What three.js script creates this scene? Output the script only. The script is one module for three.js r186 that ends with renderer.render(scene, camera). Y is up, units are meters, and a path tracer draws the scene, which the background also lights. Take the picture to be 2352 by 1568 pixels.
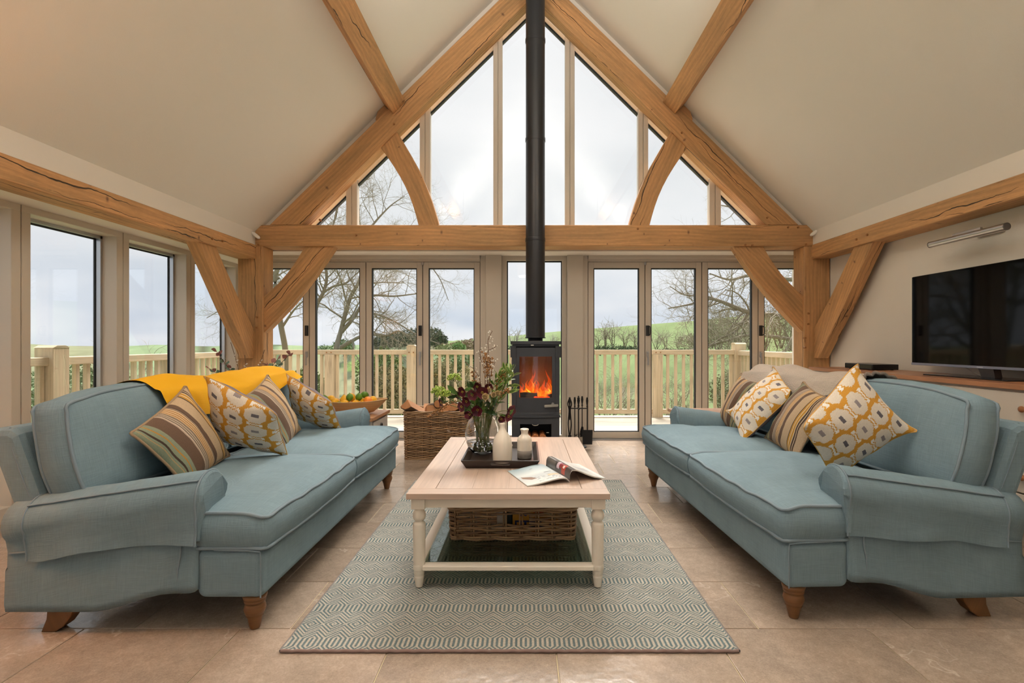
import * as THREE from 'three';
import { RoundedBoxGeometry } from 'three/addons/geometries/RoundedBoxGeometry.js';
import { RectAreaLightUniformsLib } from 'three/addons/lights/RectAreaLightUniformsLib.js';
import { ImprovedNoise } from 'three/addons/math/ImprovedNoise.js';
import { mergeGeometries, mergeVertices, toCreasedNormals } from 'three/addons/utils/BufferGeometryUtils.js';

// ---------------------------------------------------------------- camera, sky, sun, exposure
const scene = new THREE.Scene();
const F = 1200, CX = 1206, CY = 787, EYE = 1.12;              // focal length and vanishing point in pixels of the 2352 x 1568 frame, eye height in metres
const camera = new THREE.PerspectiveCamera(2 * Math.atan(784 / F) * 180 / Math.PI, 2352 / 1568, 0.05, 3000);
camera.position.set(0, EYE, 0);
camera.lookAt(0, EYE, -1);
camera.setViewOffset(2352, 1568, 1176 - CX, 784 - CY, 2352, 1568);
const renderer = new THREE.WebGLRenderer();
renderer.toneMapping = THREE.LinearToneMapping;
renderer.toneMappingExposure = 1.0;
renderer.shadowMap.enabled = true;
RectAreaLightUniformsLib.init();

const PN = new ImprovedNoise();
const fbm3 = (x, y, z, o = 4) => { let s = 0, a = 0.5; for (let i = 0; i < o; i++) { s += a * PN.noise(x, y, z); x *= 2.03; y *= 2.03; z *= 2.03; a *= 0.5; } return s; };
const clamp = (x, a = 0, b = 1) => Math.min(b, Math.max(a, x));
const smooth = (a, b, x) => { const t = clamp((x - a) / (b - a)); return t * t * (3 - 2 * t); };
const lerp = (a, b, t) => a + (b - a) * t;
{ // overcast sky, brighter cloud overhead, blue-grey banks low down; the same all the way round
  const W = 1024, Hh = 512, data = new Float32Array(W * Hh * 4);
  for (let j = 0; j < Hh; j++) for (let i = 0; i < W; i++) {
    const el = ((j + 0.5) / Hh - 0.5) * Math.PI, az = (i + 0.5) / W * 2 * Math.PI;
    const x = Math.cos(el) * Math.cos(az), y = Math.sin(el), z = Math.cos(el) * Math.sin(az);
    const k = 1 / (Math.max(y, 0) + 0.22);
    const c = fbm3(x * k * 0.9 + 3.1, y * 3.4, z * k * 0.9 + 7.7, 5);
    const d = fbm3(x * 2.3 + 11, y * 9, z * 2.3 + 4, 4);
    const low = 1 - smooth(0.02, 0.30, y);
    const grey = clamp(0.45 + 1.7 * c + 0.5 * d);
    const lit = [0.97, 0.98, 0.99], dark = [lerp(0.66, 0.60, low), lerp(0.72, 0.69, low), lerp(0.75, 0.81, low)];
    const t = grey * (0.5 + 0.28 * low) + 0.1 * low, o = (j * W + i) * 4;
    for (let q = 0; q < 3; q++) data[o + q] = lerp(lit[q], dark[q], clamp(t));
    data[o + 3] = 1;
  }
  const sky = new THREE.DataTexture(data, W, Hh, THREE.RGBAFormat, THREE.FloatType);
  sky.mapping = THREE.EquirectangularReflectionMapping; sky.magFilter = THREE.LinearFilter; sky.needsUpdate = true;
  scene.background = sky;
  scene.backgroundIntensity = 1.0;
}

{ // the sun veiled by cloud, high beyond the gable: a wide soft source
  const sun = new THREE.DirectionalLight('#fffaf2', 10.5);
  sun.position.set(1.0, 15.6, -15.4); sun.target.position.set(0, 0, -3); scene.add(sun, sun.target);
  sun.castShadow = true; sun.shadow.radius = 56; sun.shadow.mapSize.set(2048, 2048);
  Object.assign(sun.shadow.camera, { left: -14, right: 14, top: 14, bottom: -14, near: 0.5, far: 60 });
}

// ---------------------------------------------------------------- helpers
let seed = 12345;
const rnd = () => { seed |= 0; seed = seed + 0x6D2B79F5 | 0; let t = Math.imul(seed ^ seed >>> 15, 1 | seed); t = t + Math.imul(t ^ t >>> 7, 61 | t) ^ t; return ((t ^ t >>> 14) >>> 0) / 4294967296; };
const rr = (a, b) => a + (b - a) * rnd();
const V = (x, y, z) => new THREE.Vector3(x, y, z);
const at = (px, py, d) => V((px - CX) / F * d, EYE - (py - CY) / F * d, -d);     // a pixel of the photograph and a distance -> a point
const taken = {};
const numbered = n => { const k = taken[n] = (taken[n] ?? -1) + 1; return k ? `${n}_${String(k).padStart(3, '0')}` : n; };
function mesh(name, geo, mat, parent) { const m = new THREE.Mesh(geo, mat); m.name = name; m.castShadow = m.receiveShadow = true; if (parent) parent.add(m); return m; }
function thing(name, label, category, pos, group) { const o = new THREE.Group(); o.name = numbered(name); scene.add(o); if (pos) o.position.copy(pos); o.userData = { label, category }; if (group) o.userData.group = group; return o; }
function single(name, geo, mat, label, category, group) { const m = mesh(numbered(name), geo, mat, scene); m.userData = { label, category }; if (group) m.userData.group = group; return m; }
function struct(name, geo, mat, label) { const m = geo ? mesh(name, geo, mat, scene) : new THREE.Group(); if (!geo) { m.name = name; scene.add(m); } m.userData = { kind: 'structure', label, category: name.split('_')[0] }; return m; }
function copyOf(root, label) { const c = root.clone(); c.name = numbered(root.name.replace(/_\d{3}$/, '')); c.userData = { ...root.userData }; if (label) c.userData.label = label; scene.add(c); return c; }

function metricUV(geo, dir, off = [0, 0]) {        // uv in metres: u along dir, v across it
  const g = geo.index ? geo.toNonIndexed() : geo, p = g.attributes.position, n = p.count, uv = new Float32Array(n * 2);
  const a = V(), b = V(), c = V(), nn = V(), d = V(), e = V(), alt = V();
  for (let i = 0; i < n; i += 3) {
    a.fromBufferAttribute(p, i); b.fromBufferAttribute(p, i + 1); c.fromBufferAttribute(p, i + 2);
    nn.copy(b).sub(a).cross(e.copy(c).sub(a)).normalize();
    d.copy(dir);
    if (Math.abs(nn.dot(dir)) > 0.9) { alt.set(Math.abs(dir.y) < 0.7 ? 0 : 1, Math.abs(dir.y) < 0.7 ? 1 : 0, 0); d.copy(alt); }
    d.addScaledVector(nn, -d.dot(nn)).normalize(); e.copy(nn).cross(d);
    [a, b, c].forEach((q, k) => { uv[(i + k) * 2] = q.dot(d) + off[0]; uv[(i + k) * 2 + 1] = q.dot(e) + off[1]; });
  }
  g.setAttribute('uv', new THREE.BufferAttribute(uv, 2));
  return g;
}
const X = V(1, 0, 0), Y = V(0, 1, 0), Z = V(0, 0, 1);
function box(x0, x1, y0, y1, z0, z1, r = 0, dir = null, off) { // a box between limits, edges eased by r, uv in metres along dir
  const w = Math.abs(x1 - x0), h = Math.abs(y1 - y0), d = Math.abs(z1 - z0);
  const g = r > 0 ? new RoundedBoxGeometry(w, h, d, 2, Math.min(r, w * 0.49, h * 0.49, d * 0.49)) : new THREE.BoxGeometry(w, h, d);
  g.translate((x0 + x1) / 2, (y0 + y1) / 2, (z0 + z1) / 2);
  return metricUV(g, dir ?? (w >= h && w >= d ? X : h >= d ? Y : Z), off ?? [rr(0, 3), rr(0, 3)]);
}
function extr(pts, depth, bevel = 0.006, grain = X, hole = null) {   // outline in the xy plane, pushed along +z
  const s = new THREE.Shape(pts.map(p => new THREE.Vector2(p[0], p[1])));
  if (hole) s.holes.push(new THREE.Path(hole.map(p => new THREE.Vector2(p[0], p[1]))));
  const g = new THREE.ExtrudeGeometry(s, { depth: depth - 2 * bevel, bevelEnabled: bevel > 0, bevelSize: bevel, bevelThickness: bevel, bevelOffset: -bevel, bevelSegments: 2, curveSegments: 12 });
  g.translate(0, 0, bevel);
  return metricUV(g, grain.clone().normalize(), [rr(0, 3), rr(0, 3)]);
}
const merged = list => { const L = list.map(g => { const q = g.index ? g.toNonIndexed() : g; for (const k of Object.keys(q.attributes)) if (!['position', 'normal', 'uv'].includes(k)) q.deleteAttribute(k); if (!q.attributes.normal) q.computeVertexNormals(); if (!q.attributes.uv) q.setAttribute('uv', new THREE.BufferAttribute(new Float32Array(q.attributes.position.count * 2), 2)); return q; }); return mergeGeometries(L); };
function tube(pts, r, rad = 6, seg = null, closed = false) {
  const c = new THREE.CatmullRomCurve3(pts, closed, 'catmullrom', 0.5);
  return new THREE.TubeGeometry(c, seg ?? pts.length * 3, r, rad, closed);
}
function rod(a, b, r0, r1 = r0, rad = 8) {
  const L = a.distanceTo(b), g = new THREE.CylinderGeometry(r1, r0, L, rad, 1);
  g.translate(0, L / 2, 0); g.applyQuaternion(new THREE.Quaternion().setFromUnitVectors(Y, b.clone().sub(a).normalize())); g.translate(a.x, a.y, a.z);
  return g;
}
function lathe(prof, seg = 24) { return new THREE.LatheGeometry(prof.map(p => new THREE.Vector2(p[0], p[1])), seg); }
function loft(rings, { closed = true, cap0 = false, cap1 = false, us = 1, vs = 1 } = {}) {   // rings of equal length -> one smooth surface
  const n = rings[0].length, m = rings.length, pos = [], uv = [], idx = [];
  const cols = closed ? n + 1 : n;
  let vv = 0;
  for (let j = 0; j < m; j++) {
    if (j) vv += rings[j][0].distanceTo(rings[j - 1][0]);
    let uu = 0;
    for (let i = 0; i < cols; i++) { const p = rings[j][i % n]; if (i) uu += p.distanceTo(rings[j][(i - 1) % n]); pos.push(p.x, p.y, p.z); uv.push(uu * us, vv * vs); }
  }
  for (let j = 0; j < m - 1; j++) for (let i = 0; i < cols - 1; i++) { const a = j * cols + i, b = a + 1, c = a + cols, d = c + 1; idx.push(a, b, d, a, d, c); }
  for (const [on, j] of [[cap0, 0], [cap1, m - 1]]) if (on) {
    const c = V(); rings[j].forEach(p => c.add(p)); c.multiplyScalar(1 / n);
    const base = pos.length / 3; pos.push(c.x, c.y, c.z); uv.push(0, 0);
    for (let i = 0; i < n; i++) { const p = rings[j][i]; pos.push(p.x, p.y, p.z); uv.push(p.x - c.x, p.y - c.y); }
    for (let i = 0; i < n; i++) { const a = base + 1 + i, b = base + 1 + (i + 1) % n; j ? idx.push(base, a, b) : idx.push(base, b, a); }
  }
  const g = new THREE.BufferGeometry();
  g.setAttribute('position', new THREE.Float32BufferAttribute(pos, 3)); g.setAttribute('uv', new THREE.Float32BufferAttribute(uv, 2)); g.setIndex(idx);
  smoothNormals(g);
  return g;
}
function smoothNormals(g) {       // normals shared by points in the same place, so that uv seams do not show
  g.computeVertexNormals();
  const p = g.attributes.position, nn = g.attributes.normal, map = new Map();
  for (let i = 0; i < p.count; i++) { const k = `${p.getX(i).toFixed(5)},${p.getY(i).toFixed(5)},${p.getZ(i).toFixed(5)}`; (map.get(k) ?? map.set(k, []).get(k)).push(i); }
  for (const l of map.values()) if (l.length > 1) {
    const s = V(); l.forEach(i => s.add(V(nn.getX(i), nn.getY(i), nn.getZ(i)))); s.normalize();
    l.forEach(i => { const q = V(nn.getX(i), nn.getY(i), nn.getZ(i)); if (q.dot(s) > 0.6) nn.setXYZ(i, s.x, s.y, s.z); });
  }
  return g;
}

// ---------------------------------------------------------------- textures (grain, weave, print; all computed)
const hashes = new Float32Array(65536); for (let i = 0; i < 65536; i++) hashes[i] = rnd();
function vnoise(x, y, px, py, s = 0) {        // value noise that repeats every px, py cells
  const xi = Math.floor(x), yi = Math.floor(y), fx = x - xi, fy = y - yi, u = fx * fx * (3 - 2 * fx), v = fy * fy * (3 - 2 * fy);
  const h = (a, b) => hashes[((((a % px) + px) % px) * 73 + (((b % py) + py) % py) * 179 + s * 7919) & 65535];
  return lerp(lerp(h(xi, yi), h(xi + 1, yi), u), lerp(h(xi, yi + 1), h(xi + 1, yi + 1), u), v);
}
function vf(u, v, nx, ny, o, s = 0) { let t = 0, a = 0.5, q = 0; for (let i = 0; i < o; i++) { t += a * vnoise(u * nx, v * ny, nx, ny, s + i); q += a; a *= 0.5; nx *= 2; ny *= 2; } return t / q; }
function texture(W, Hh, fn, metres, srgb = true) {     // fn(u, v) -> [r, g, b] in 0..1
  const d = new Uint8Array(W * Hh * 4);
  for (let j = 0; j < Hh; j++) for (let i = 0; i < W; i++) { const c = fn((i + 0.5) / W, (j + 0.5) / Hh), o = (j * W + i) * 4; d[o] = clamp(c[0]) * 255; d[o + 1] = clamp(c[1]) * 255; d[o + 2] = clamp(c[2]) * 255; d[o + 3] = 255; }
  const t = new THREE.DataTexture(d, W, Hh); t.wrapS = t.wrapT = THREE.RepeatWrapping; t.magFilter = THREE.LinearFilter; t.minFilter = THREE.LinearFilter;
  if (srgb) t.colorSpace = THREE.SRGBColorSpace;
  if (metres) t.repeat.set(1 / metres[0], 1 / metres[1]);
  t.needsUpdate = true; return t;
}
function canvasTexture(W, Hh, draw) {
  const c = document.createElement('canvas'); c.width = W; c.height = Hh; draw(c.getContext('2d'), W, Hh);
  const t = new THREE.CanvasTexture(c); t.colorSpace = THREE.SRGBColorSpace; t.wrapS = t.wrapT = THREE.RepeatWrapping; return t;
}
const mat = (color, roughness = 0.7, extra = {}) => new THREE.MeshStandardMaterial({ color, roughness, metalness: 0, ...extra });
const pmat = (color, roughness, extra = {}) => new THREE.MeshPhysicalMaterial({ color, roughness, metalness: 0, ...extra });

// green oak: growth-ring grain running along u, drying checks and knots
const knots = Array.from({ length: 9 }, () => [rnd(), rnd(), rr(0.008, 0.02)]);
const checks = Array.from({ length: 13 }, () => ({ u: rnd(), v: rnd(), L: rr(0.08, 0.26), w: rr(0.002, 0.006), s: Math.floor(rr(1, 90)) }));
function oakAt(u, v) {
  let du = 0, kn = 0;
  for (const [ku, kv, r] of knots) { let a = u - ku; a -= Math.round(a); let b = v - kv; b -= Math.round(b); const q = Math.hypot(a * 4.2, b) / r; du += (b > 0 ? 1 : -1) * 0.6 * r * Math.exp(-q * 0.45); kn = Math.max(kn, Math.exp(-q * q * 1.1)); }
  const vv = v + du + 0.05 * (vf(u, v, 3, 2, 3, 11) - 0.5);
  const ring = 0.5 + 0.5 * Math.sin((vv * 26 + 2.2 * vf(u, v, 4, 6, 3, 3)) * 6.283);
  const fine = vf(u, v, 16, 260, 2, 5), band = vf(u, v, 5, 9, 3, 8), fleck = vf(u, v, 90, 90, 2, 21);
  let ck = 0;
  for (const c of checks) { let a = u - c.u; a -= Math.round(a); const t = Math.abs(a) / c.L; if (t > 1) continue; let b = v - c.v - 0.05 * (vf(u * 1, v * 0, 14, 1, 4, c.s) - 0.5); b -= Math.round(b); const w = c.w * (1 - t * t) * (0.4 + vf(u, 0.5, 40, 1, 2, c.s + 1)); ck = Math.max(ck, 1 - smooth(w * 0.5, w, Math.abs(b))); }
  return { ring, fine, band, fleck, kn, ck };
}
const oakTex = texture(2048, 768, (u, v) => {
  const o = oakAt(u, v), l = 0.82 + 0.055 * (o.ring - 0.5) + 0.13 * (o.fine - 0.5) + 0.20 * (o.band - 0.5) + 0.06 * (o.fleck - 0.5);
  const k = 1 - 0.42 * o.kn, c = 1 - 0.70 * o.ck, red = 0.035 * (o.band - 0.5);
  return [(0.98 + red) * l * k * c, 0.90 * l * k * c * (1 - 0.05 * o.kn), 0.78 * l * k * c];
}, [2.6, 1.0]);
const oakBump = texture(1024, 512, (u, v) => { const o = oakAt(u, v), h = 0.7 + 0.1 * (o.fine - 0.5) - 0.6 * o.ck + 0.05 * o.ring; return [h, h, h]; }, [2.6, 1.0], false);
// fine straight grain for joinery, boards and logs
const grainAt = (u, v) => 0.5 + 0.5 * (vf(u, v, 6, 120, 3, 2) - 0.5) + 0.35 * (Math.sin((v * 18 + 2.5 * vf(u, v, 3, 5, 3, 4)) * 6.283) * 0.5) * 0.35 + 0.5 * (vf(u, v, 3, 8, 2, 9) - 0.5);
const grainTex = texture(1024, 512, (u, v) => { const g = 0.90 + 0.20 * (grainAt(u, v) - 0.5); return [g, g * 0.985, g * 0.96]; }, [1.4, 0.7]);
const weatherTex = texture(1024, 512, (u, v) => { const g = 0.88 + 0.26 * (grainAt(u, v) - 0.5), s = smooth(0.62, 0.8, vf(u, v, 4, 14, 4, 31)); return [g - 0.12 * s, g * 0.985 - 0.13 * s, g * 0.96 - 0.13 * s]; }, [1.4, 0.7]);
// limestone floor tile
const stoneAt = (u, v) => { const a = vf(u, v, 6, 6, 5, 1), b = vf(u, v, 40, 40, 3, 6), w = vf(u, v, 9, 9, 4, 14), vein = 1 - smooth(0.0, 0.018, Math.abs(w - 0.5 + 0.06 * (a - 0.5))), patch = smooth(0.52, 0.75, vf(u, v, 4, 4, 4, 40)); return { a, b, vein: vein * patch, patch }; };
const stoneTex = texture(1024, 1024, (u, v) => { const s = stoneAt(u, v), sp = vnoise(u * 420, v * 420, 420, 420, 90), sq = vnoise(u * 170, v * 170, 170, 170, 91), l = 0.85 + 0.18 * (s.a - 0.5) + 0.10 * (s.b - 0.5) + 0.09 * (sp - 0.5) + 0.05 * (sq - 0.5) + 0.11 * s.vein + 0.04 * s.patch + (sq > 0.95 ? 0.06 : 0) - (sp > 0.97 ? 0.1 : 0); return [l, l * (0.965 + 0.02 * s.vein), l * (0.93 + 0.04 * s.vein)]; }, [1.3, 1.3]);
const stoneBump = texture(512, 512, (u, v) => { const h = 0.5 + 0.5 * (vf(u, v, 60, 60, 3, 50) - 0.5) + 0.25 * (vf(u, v, 8, 8, 3, 51) - 0.5); return [h, h, h]; }, [1.3, 1.3], false);
// linen weave
const linenAt = (u, v) => { const a = vf(u, v, 8, 260, 2, 1), b = vf(u, v, 260, 8, 2, 2), c = vf(u, v, 3, 3, 4, 3); return 0.5 * a + 0.5 * b + 0.45 * (c - 0.5); };
const linenTex = texture(1024, 1024, (u, v) => { const l = 0.92 + 0.15 * (linenAt(u, v) - 0.5); return [l * 0.985, l, l]; }, [0.30, 0.30]);
const linenBump = texture(512, 512, (u, v) => { const l = 0.5 + 0.5 * (vf(u, v, 10, 200, 2, 1) + vf(u, v, 200, 10, 2, 2) - 1); return [l, l, l]; }, [0.4, 0.4], false);
const speckBump = texture(256, 256, (u, v) => { const h = 0.5 + 0.6 * (vf(u, v, 60, 60, 3, 70) - 0.5); return [h, h, h]; }, [0.3, 0.3], false);

// ---------------------------------------------------------------- materials of the house
const plaster = mat('#dfd8cc', 0.92, { bumpMap: speckBump, bumpScale: 0.0006 });
const ceilingPaint = mat('#e4e1d7', 0.95, { bumpMap: speckBump, bumpScale: 0.0006 });
const oak = mat('#e4bd92', 0.62, { map: oakTex, bumpMap: oakBump, bumpScale: 0.006 });
const pegOak = mat('#96663a', 0.6);
const framePaint = mat('#c7beb0', 0.42);
const rubber = mat('#15181c', 0.6);
const glassPane = pmat('#ffffff', 0.0, { transmission: 1, thickness: 0, ior: 1.45 });
const alu = mat('#b9bcc0', 0.35, { metalness: 0.9 });
const blackIron = mat('#17181a', 0.5, { metalness: 0.3 });
const grout = mat('#cdbd9c', 0.9);

// ---------------------------------------------------------------- the room: floor, walls, ceiling
const AX = 0.095, WL = -2.84, WR = 3.03, YW = 2.296, PITCH = 0.985, BACK = 3.4;       // roof axis, knee-wall planes, eaves, roof pitch, wall behind the camera
const floor = struct('floor', box(-3.5, 3.5, -0.2, -0.004, -6.12, BACK, 0), grout, 'brown limestone tiled floor of the living room');
{
  const PW = 0.613, PD = 0.402, g = 0.004;
  const tones = ['#c2b4a8', '#c5b8ac', '#bbada0', '#c8baae'].map(c => mat(c, 0.17, { map: stoneTex, bumpMap: stoneBump, bumpScale: 0.0012 }));
  const variants = Array.from({ length: 8 }, () => box(-PW / 2 + g / 2, PW / 2 - g / 2, -0.012, 0, -PD / 2 + g / 2, PD / 2 - g / 2, 0.0025, X));
  const offs = [0.304, 0.10, 0.42, 0.245, 0.492, 0.344, 0.06, 0.229, 0.43, 0.2, 0.5], front = [0.113, 0.43, 0.22, 0.02, 0.35];
  let n = 0;
  for (let k = -4; k < 10; k++) {
    const d0 = 2.05 + k * PD, off = k >= 0 ? offs[k] : front[-k - 1];
    for (let i = -7; i < 7; i++) {
      const x0 = off + i * PW;
      if (x0 + PW < -3.25 || x0 > 3.25 || d0 < 0.3) continue;
      const lo = Math.max(x0, -3.24), hi = Math.min(x0 + PW, 3.22);
      if (hi - lo < 0.03) continue;
      const whole = lo === x0 && hi === x0 + PW;
      const t = mesh('floor_tile', whole ? variants[n % 8] : box(lo + g / 2, hi - g / 2, -0.012, 0, -PD / 2 + g / 2, PD / 2 - g / 2, 0.0025, X), tones[(n * 7 + k * 3 + 20) % 4], floor);
      t.position.set(whole ? x0 + PW / 2 : 0, 0, -(d0 + PD / 2)); n++;
    }
  }
  mesh('rear_floor_paving', box(-3.24, 3.22, -0.012, 0, -0.44, BACK, 0.002, X), tones[1], floor);
}
struct('wall_right', box(3.22, 3.45, 0, 2.4, -6.3, BACK + 0.2), plaster, 'cream plastered wall behind the television');
{ // knee walls above the wall plates, soffits and eaves
  const w1 = struct('wall_left', box(WL - 0.2, WL, 2.1, 2.5, -5.52, BACK), plaster, 'cream plaster strip above the long oak wall plate over the windows');
  mesh('window_soffit', box(-3.42, -3.03, 2.006, 2.1, -6.1, BACK), plaster, w1);
  mesh('eaves_wall', box(-3.6, -3.04, 2.09, 2.45, -6.3, BACK), plaster, w1);
  const w2 = struct('wall_right_upper', box(WR, WR + 0.3, 2.1, 2.5, -5.52, BACK), plaster, 'cream plaster strip above the oak wall plate over the television');
  mesh('eaves_wall', box(3.2, 3.6, 2.09, 2.45, -6.3, BACK), plaster, w2);
}
const roofY = x => YW + PITCH * (AX - WL) - PITCH * Math.abs(x - AX);
{
  const t = 0.3, e = 0.21, pts = [[WL - e, roofY(WL - e)], [AX, roofY(AX)], [WR + e, roofY(WR + e)], [WR + e, roofY(WR + e) + t], [AX, roofY(AX) + t], [WL - e, roofY(WL - e) + t]];
  const g = extr(pts, BACK + 5.72, 0); g.translate(0, 0, -5.72);
  struct('ceiling', g, ceilingPaint, 'cream vaulted ceiling sloping up to the ridge on both sides');
  const r = x => 4.998 + PITCH * AX - PITCH * Math.abs(x - AX);                   // top line of the gable rafters
  const inner = [[WL - 0.1, r(WL - 0.1) - 0.04], [AX, r(AX) - 0.04], [WR + 0.1, r(WR + 0.1) - 0.04], [WR + 0.1, roofY(WR + 0.1) + 0.02], [AX, roofY(AX) + 0.02], [WL - 0.1, roofY(WL - 0.1) + 0.02]];
  const gs = extr(inner, 0.16, 0); gs.translate(0, 0, -5.72);
  struct('trim_1', gs, plaster, 'narrow plaster band between the gable rafters and the ceiling');
}
struct('trim_2', box(-3.35, 3.45, 2.125, 2.34, -6.3, -5.74), plaster, 'pale plaster soffit above the folding doors');
{ // unseen end wall; its glazed opening is added to let in more daylight
  const yo = 2.15, xo = 1.0, t = 0.2;
  const w = struct('wall_back', null, null, 'plastered wall at the other end of the room');
  const s = [[-3.6, 0], [-xo, 0], [-xo, yo], [xo, yo], [xo, 0], [3.6, 0], [3.6, 2.3], [WR + 0.3, roofY(WR) + 0.05], [AX, roofY(AX) + 0.1], [WL - 0.3, roofY(WL) + 0.05], [-3.6, 2.3]];
  const g = extr(s, t, 0); g.translate(0, 0, BACK); mesh('plaster_panel', g, plaster, w);
  for (let i = 0; i < 5; i++) mesh('added_glazing_bar', box(-xo + i * xo / 2 - 0.04, -xo + i * xo / 2 + 0.04, 0, yo, BACK + 0.05, BACK + 0.12), framePaint, w);
  mesh('added_glazing_pane', box(-xo, xo, 0.05, yo, BACK + 0.08, BACK + 0.088), glassPane, w);
}

// ---------------------------------------------------------------- glazed wall on the left
const joints = [5.9, 5.05, 4.2, 3.35, 2.5, 1.65, 0.8, -0.05, -0.9, -1.75, -2.6, -3.35];
for (let i = 0; i + 1 < joints.length; i++) {
  const z0 = -joints[i] + 0.003, z1 = -joints[i + 1] - 0.003, xi = -3.23, xo = -3.40;
  const w = struct(`window_${i + 1}`, null, null, 'tall fixed window with taupe frame in the left glazed wall');
  mesh('window_sill', box(xo, xi, 0, 0.093, z0, z1, 0.004), framePaint, w);
  mesh('window_head', box(xo, xi, 1.962, 2.008, z0, z1, 0.004), framePaint, w);
  for (const [a, b] of [[z0, z0 + 0.062], [z1 - 0.062, z1]]) mesh('window_jamb', box(xo, xi, 0.09, 1.965, a, b, 0.004), framePaint, w);
  const bead = [box(xo + 0.02, xo + 0.055, 0.093, 0.115, z0 + 0.06, z1 - 0.06), box(xo + 0.02, xo + 0.055, 1.94, 1.964, z0 + 0.06, z1 - 0.06), box(xo + 0.02, xo + 0.055, 0.09, 1.96, z0 + 0.06, z0 + 0.082), box(xo + 0.02, xo + 0.055, 0.09, 1.96, z1 - 0.082, z1 - 0.06)];
  mesh('glazing_bead', merged(bead), alu, w);
  mesh('gasket', merged([box(xo + 0.005, xo + 0.018, 0.1, 0.122, z0 + 0.06, z1 - 0.06), box(xo + 0.005, xo + 0.018, 1.93, 1.96, z0 + 0.06, z1 - 0.06), box(xo + 0.005, xo + 0.018, 0.09, 1.96, z0 + 0.07, z0 + 0.089), box(xo + 0.005, xo + 0.018, 0.09, 1.96, z1 - 0.089, z1 - 0.07)]), rubber, w);
  mesh('pane', box(xo + 0.008, xo + 0.014, 0.1, 1.955, z0 + 0.07, z1 - 0.07), glassPane, w);
}
struct('trim_3', box(-3.42, -3.16, 0, 2.125, -6.13, -5.905, 0.004), framePaint, 'taupe corner post between the side windows and the folding doors');

// ---------------------------------------------------------------- folding doors and centre window at the far end
const GZ = -6.05;
function leaf(n, x0, x1, opts = {}) {
  const y0 = 0.015, y1 = 2.053, s = 0.068, z0 = GZ - 0.07, z1 = GZ;
  const d = struct(`door_${n}`, null, null, opts.label);
  mesh('stile', box(x0 + 0.004, x0 + s, y0, y1, z0, z1, 0.003), framePaint, d);
  mesh('stile', box(x1 - s, x1 - 0.004, y0, y1, z0, z1, 0.003), framePaint, d);
  mesh('rail', box(x0 + s, x1 - s, y0, 0.088, z0, z1, 0.003), framePaint, d);
  mesh('rail', box(x0 + s, x1 - s, 1.985, y1, z0, z1, 0.003), framePaint, d);
  const q = 0.012, a = x0 + s, b = x1 - s;
  mesh('gasket', merged([box(a, b, 0.086, 0.086 + q, z0 + 0.02, z1 - 0.008), box(a, b, 1.986 - q, 1.986, z0 + 0.02, z1 - 0.008), box(a, a + q * 0.8, 0.086, 1.986, z0 + 0.02, z1 - 0.008), box(b - q * 0.8, b, 0.086, 1.986, z0 + 0.02, z1 - 0.008)]), rubber, d);
  mesh('pane', box(a + 0.004, b - 0.004, 0.09, 1.982, z0 + 0.032, z0 + 0.038), glassPane, d);
  if (opts.handle) {
    const hx = opts.handle > 0 ? x1 - 0.028 : x0 + 0.028;
    const pull = mesh('pull_handle', merged([box(hx - 0.02, hx + 0.02, 1.20, 1.32, z1, z1 + 0.012, 0.004), tube([V(hx + 0.012, 1.21, z1 + 0.008), V(hx + 0.02, 1.22, z1 + 0.045), V(hx + 0.02, 1.30, z1 + 0.045), V(hx + 0.012, 1.31, z1 + 0.008)], 0.006, 6, 16)]), rubber, d);
    mesh('lever_handle', merged([box(hx - 0.013, hx + 0.013, 0.95, 1.02, z1, z1 + 0.02, 0.005), box(hx - 0.011, hx + 0.011, 0.86, 1.01, z1 + 0.022, z1 + 0.036, 0.005)]), alu, d);
    mesh('hinge', rod(V(opts.handle > 0 ? x1 : x0, 2.02, z1 + 0.012), V(opts.handle > 0 ? x1 : x0, 2.052, z1 + 0.012), 0.014, 0.014, 10), alu, d);
  }
  return d;
}
const leftX = [-3.156, -2.50, -1.845, -1.185, -0.519], rightX = [0.726, 1.39, 2.047, 2.70, 3.363];
for (let i = 0; i < 4; i++) leaf(i + 1, leftX[i], leftX[i + 1], { label: 'taupe framed glass folding door leaf left of the stove', handle: i === 0 ? 1 : i === 2 ? 1 : 0 });
for (let i = 0; i < 4; i++) leaf(i + 5, rightX[i], rightX[i + 1], { label: 'taupe framed glass folding door leaf right of the stove', handle: i === 1 ? -1 : i === 3 ? -1 : 0 });
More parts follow.
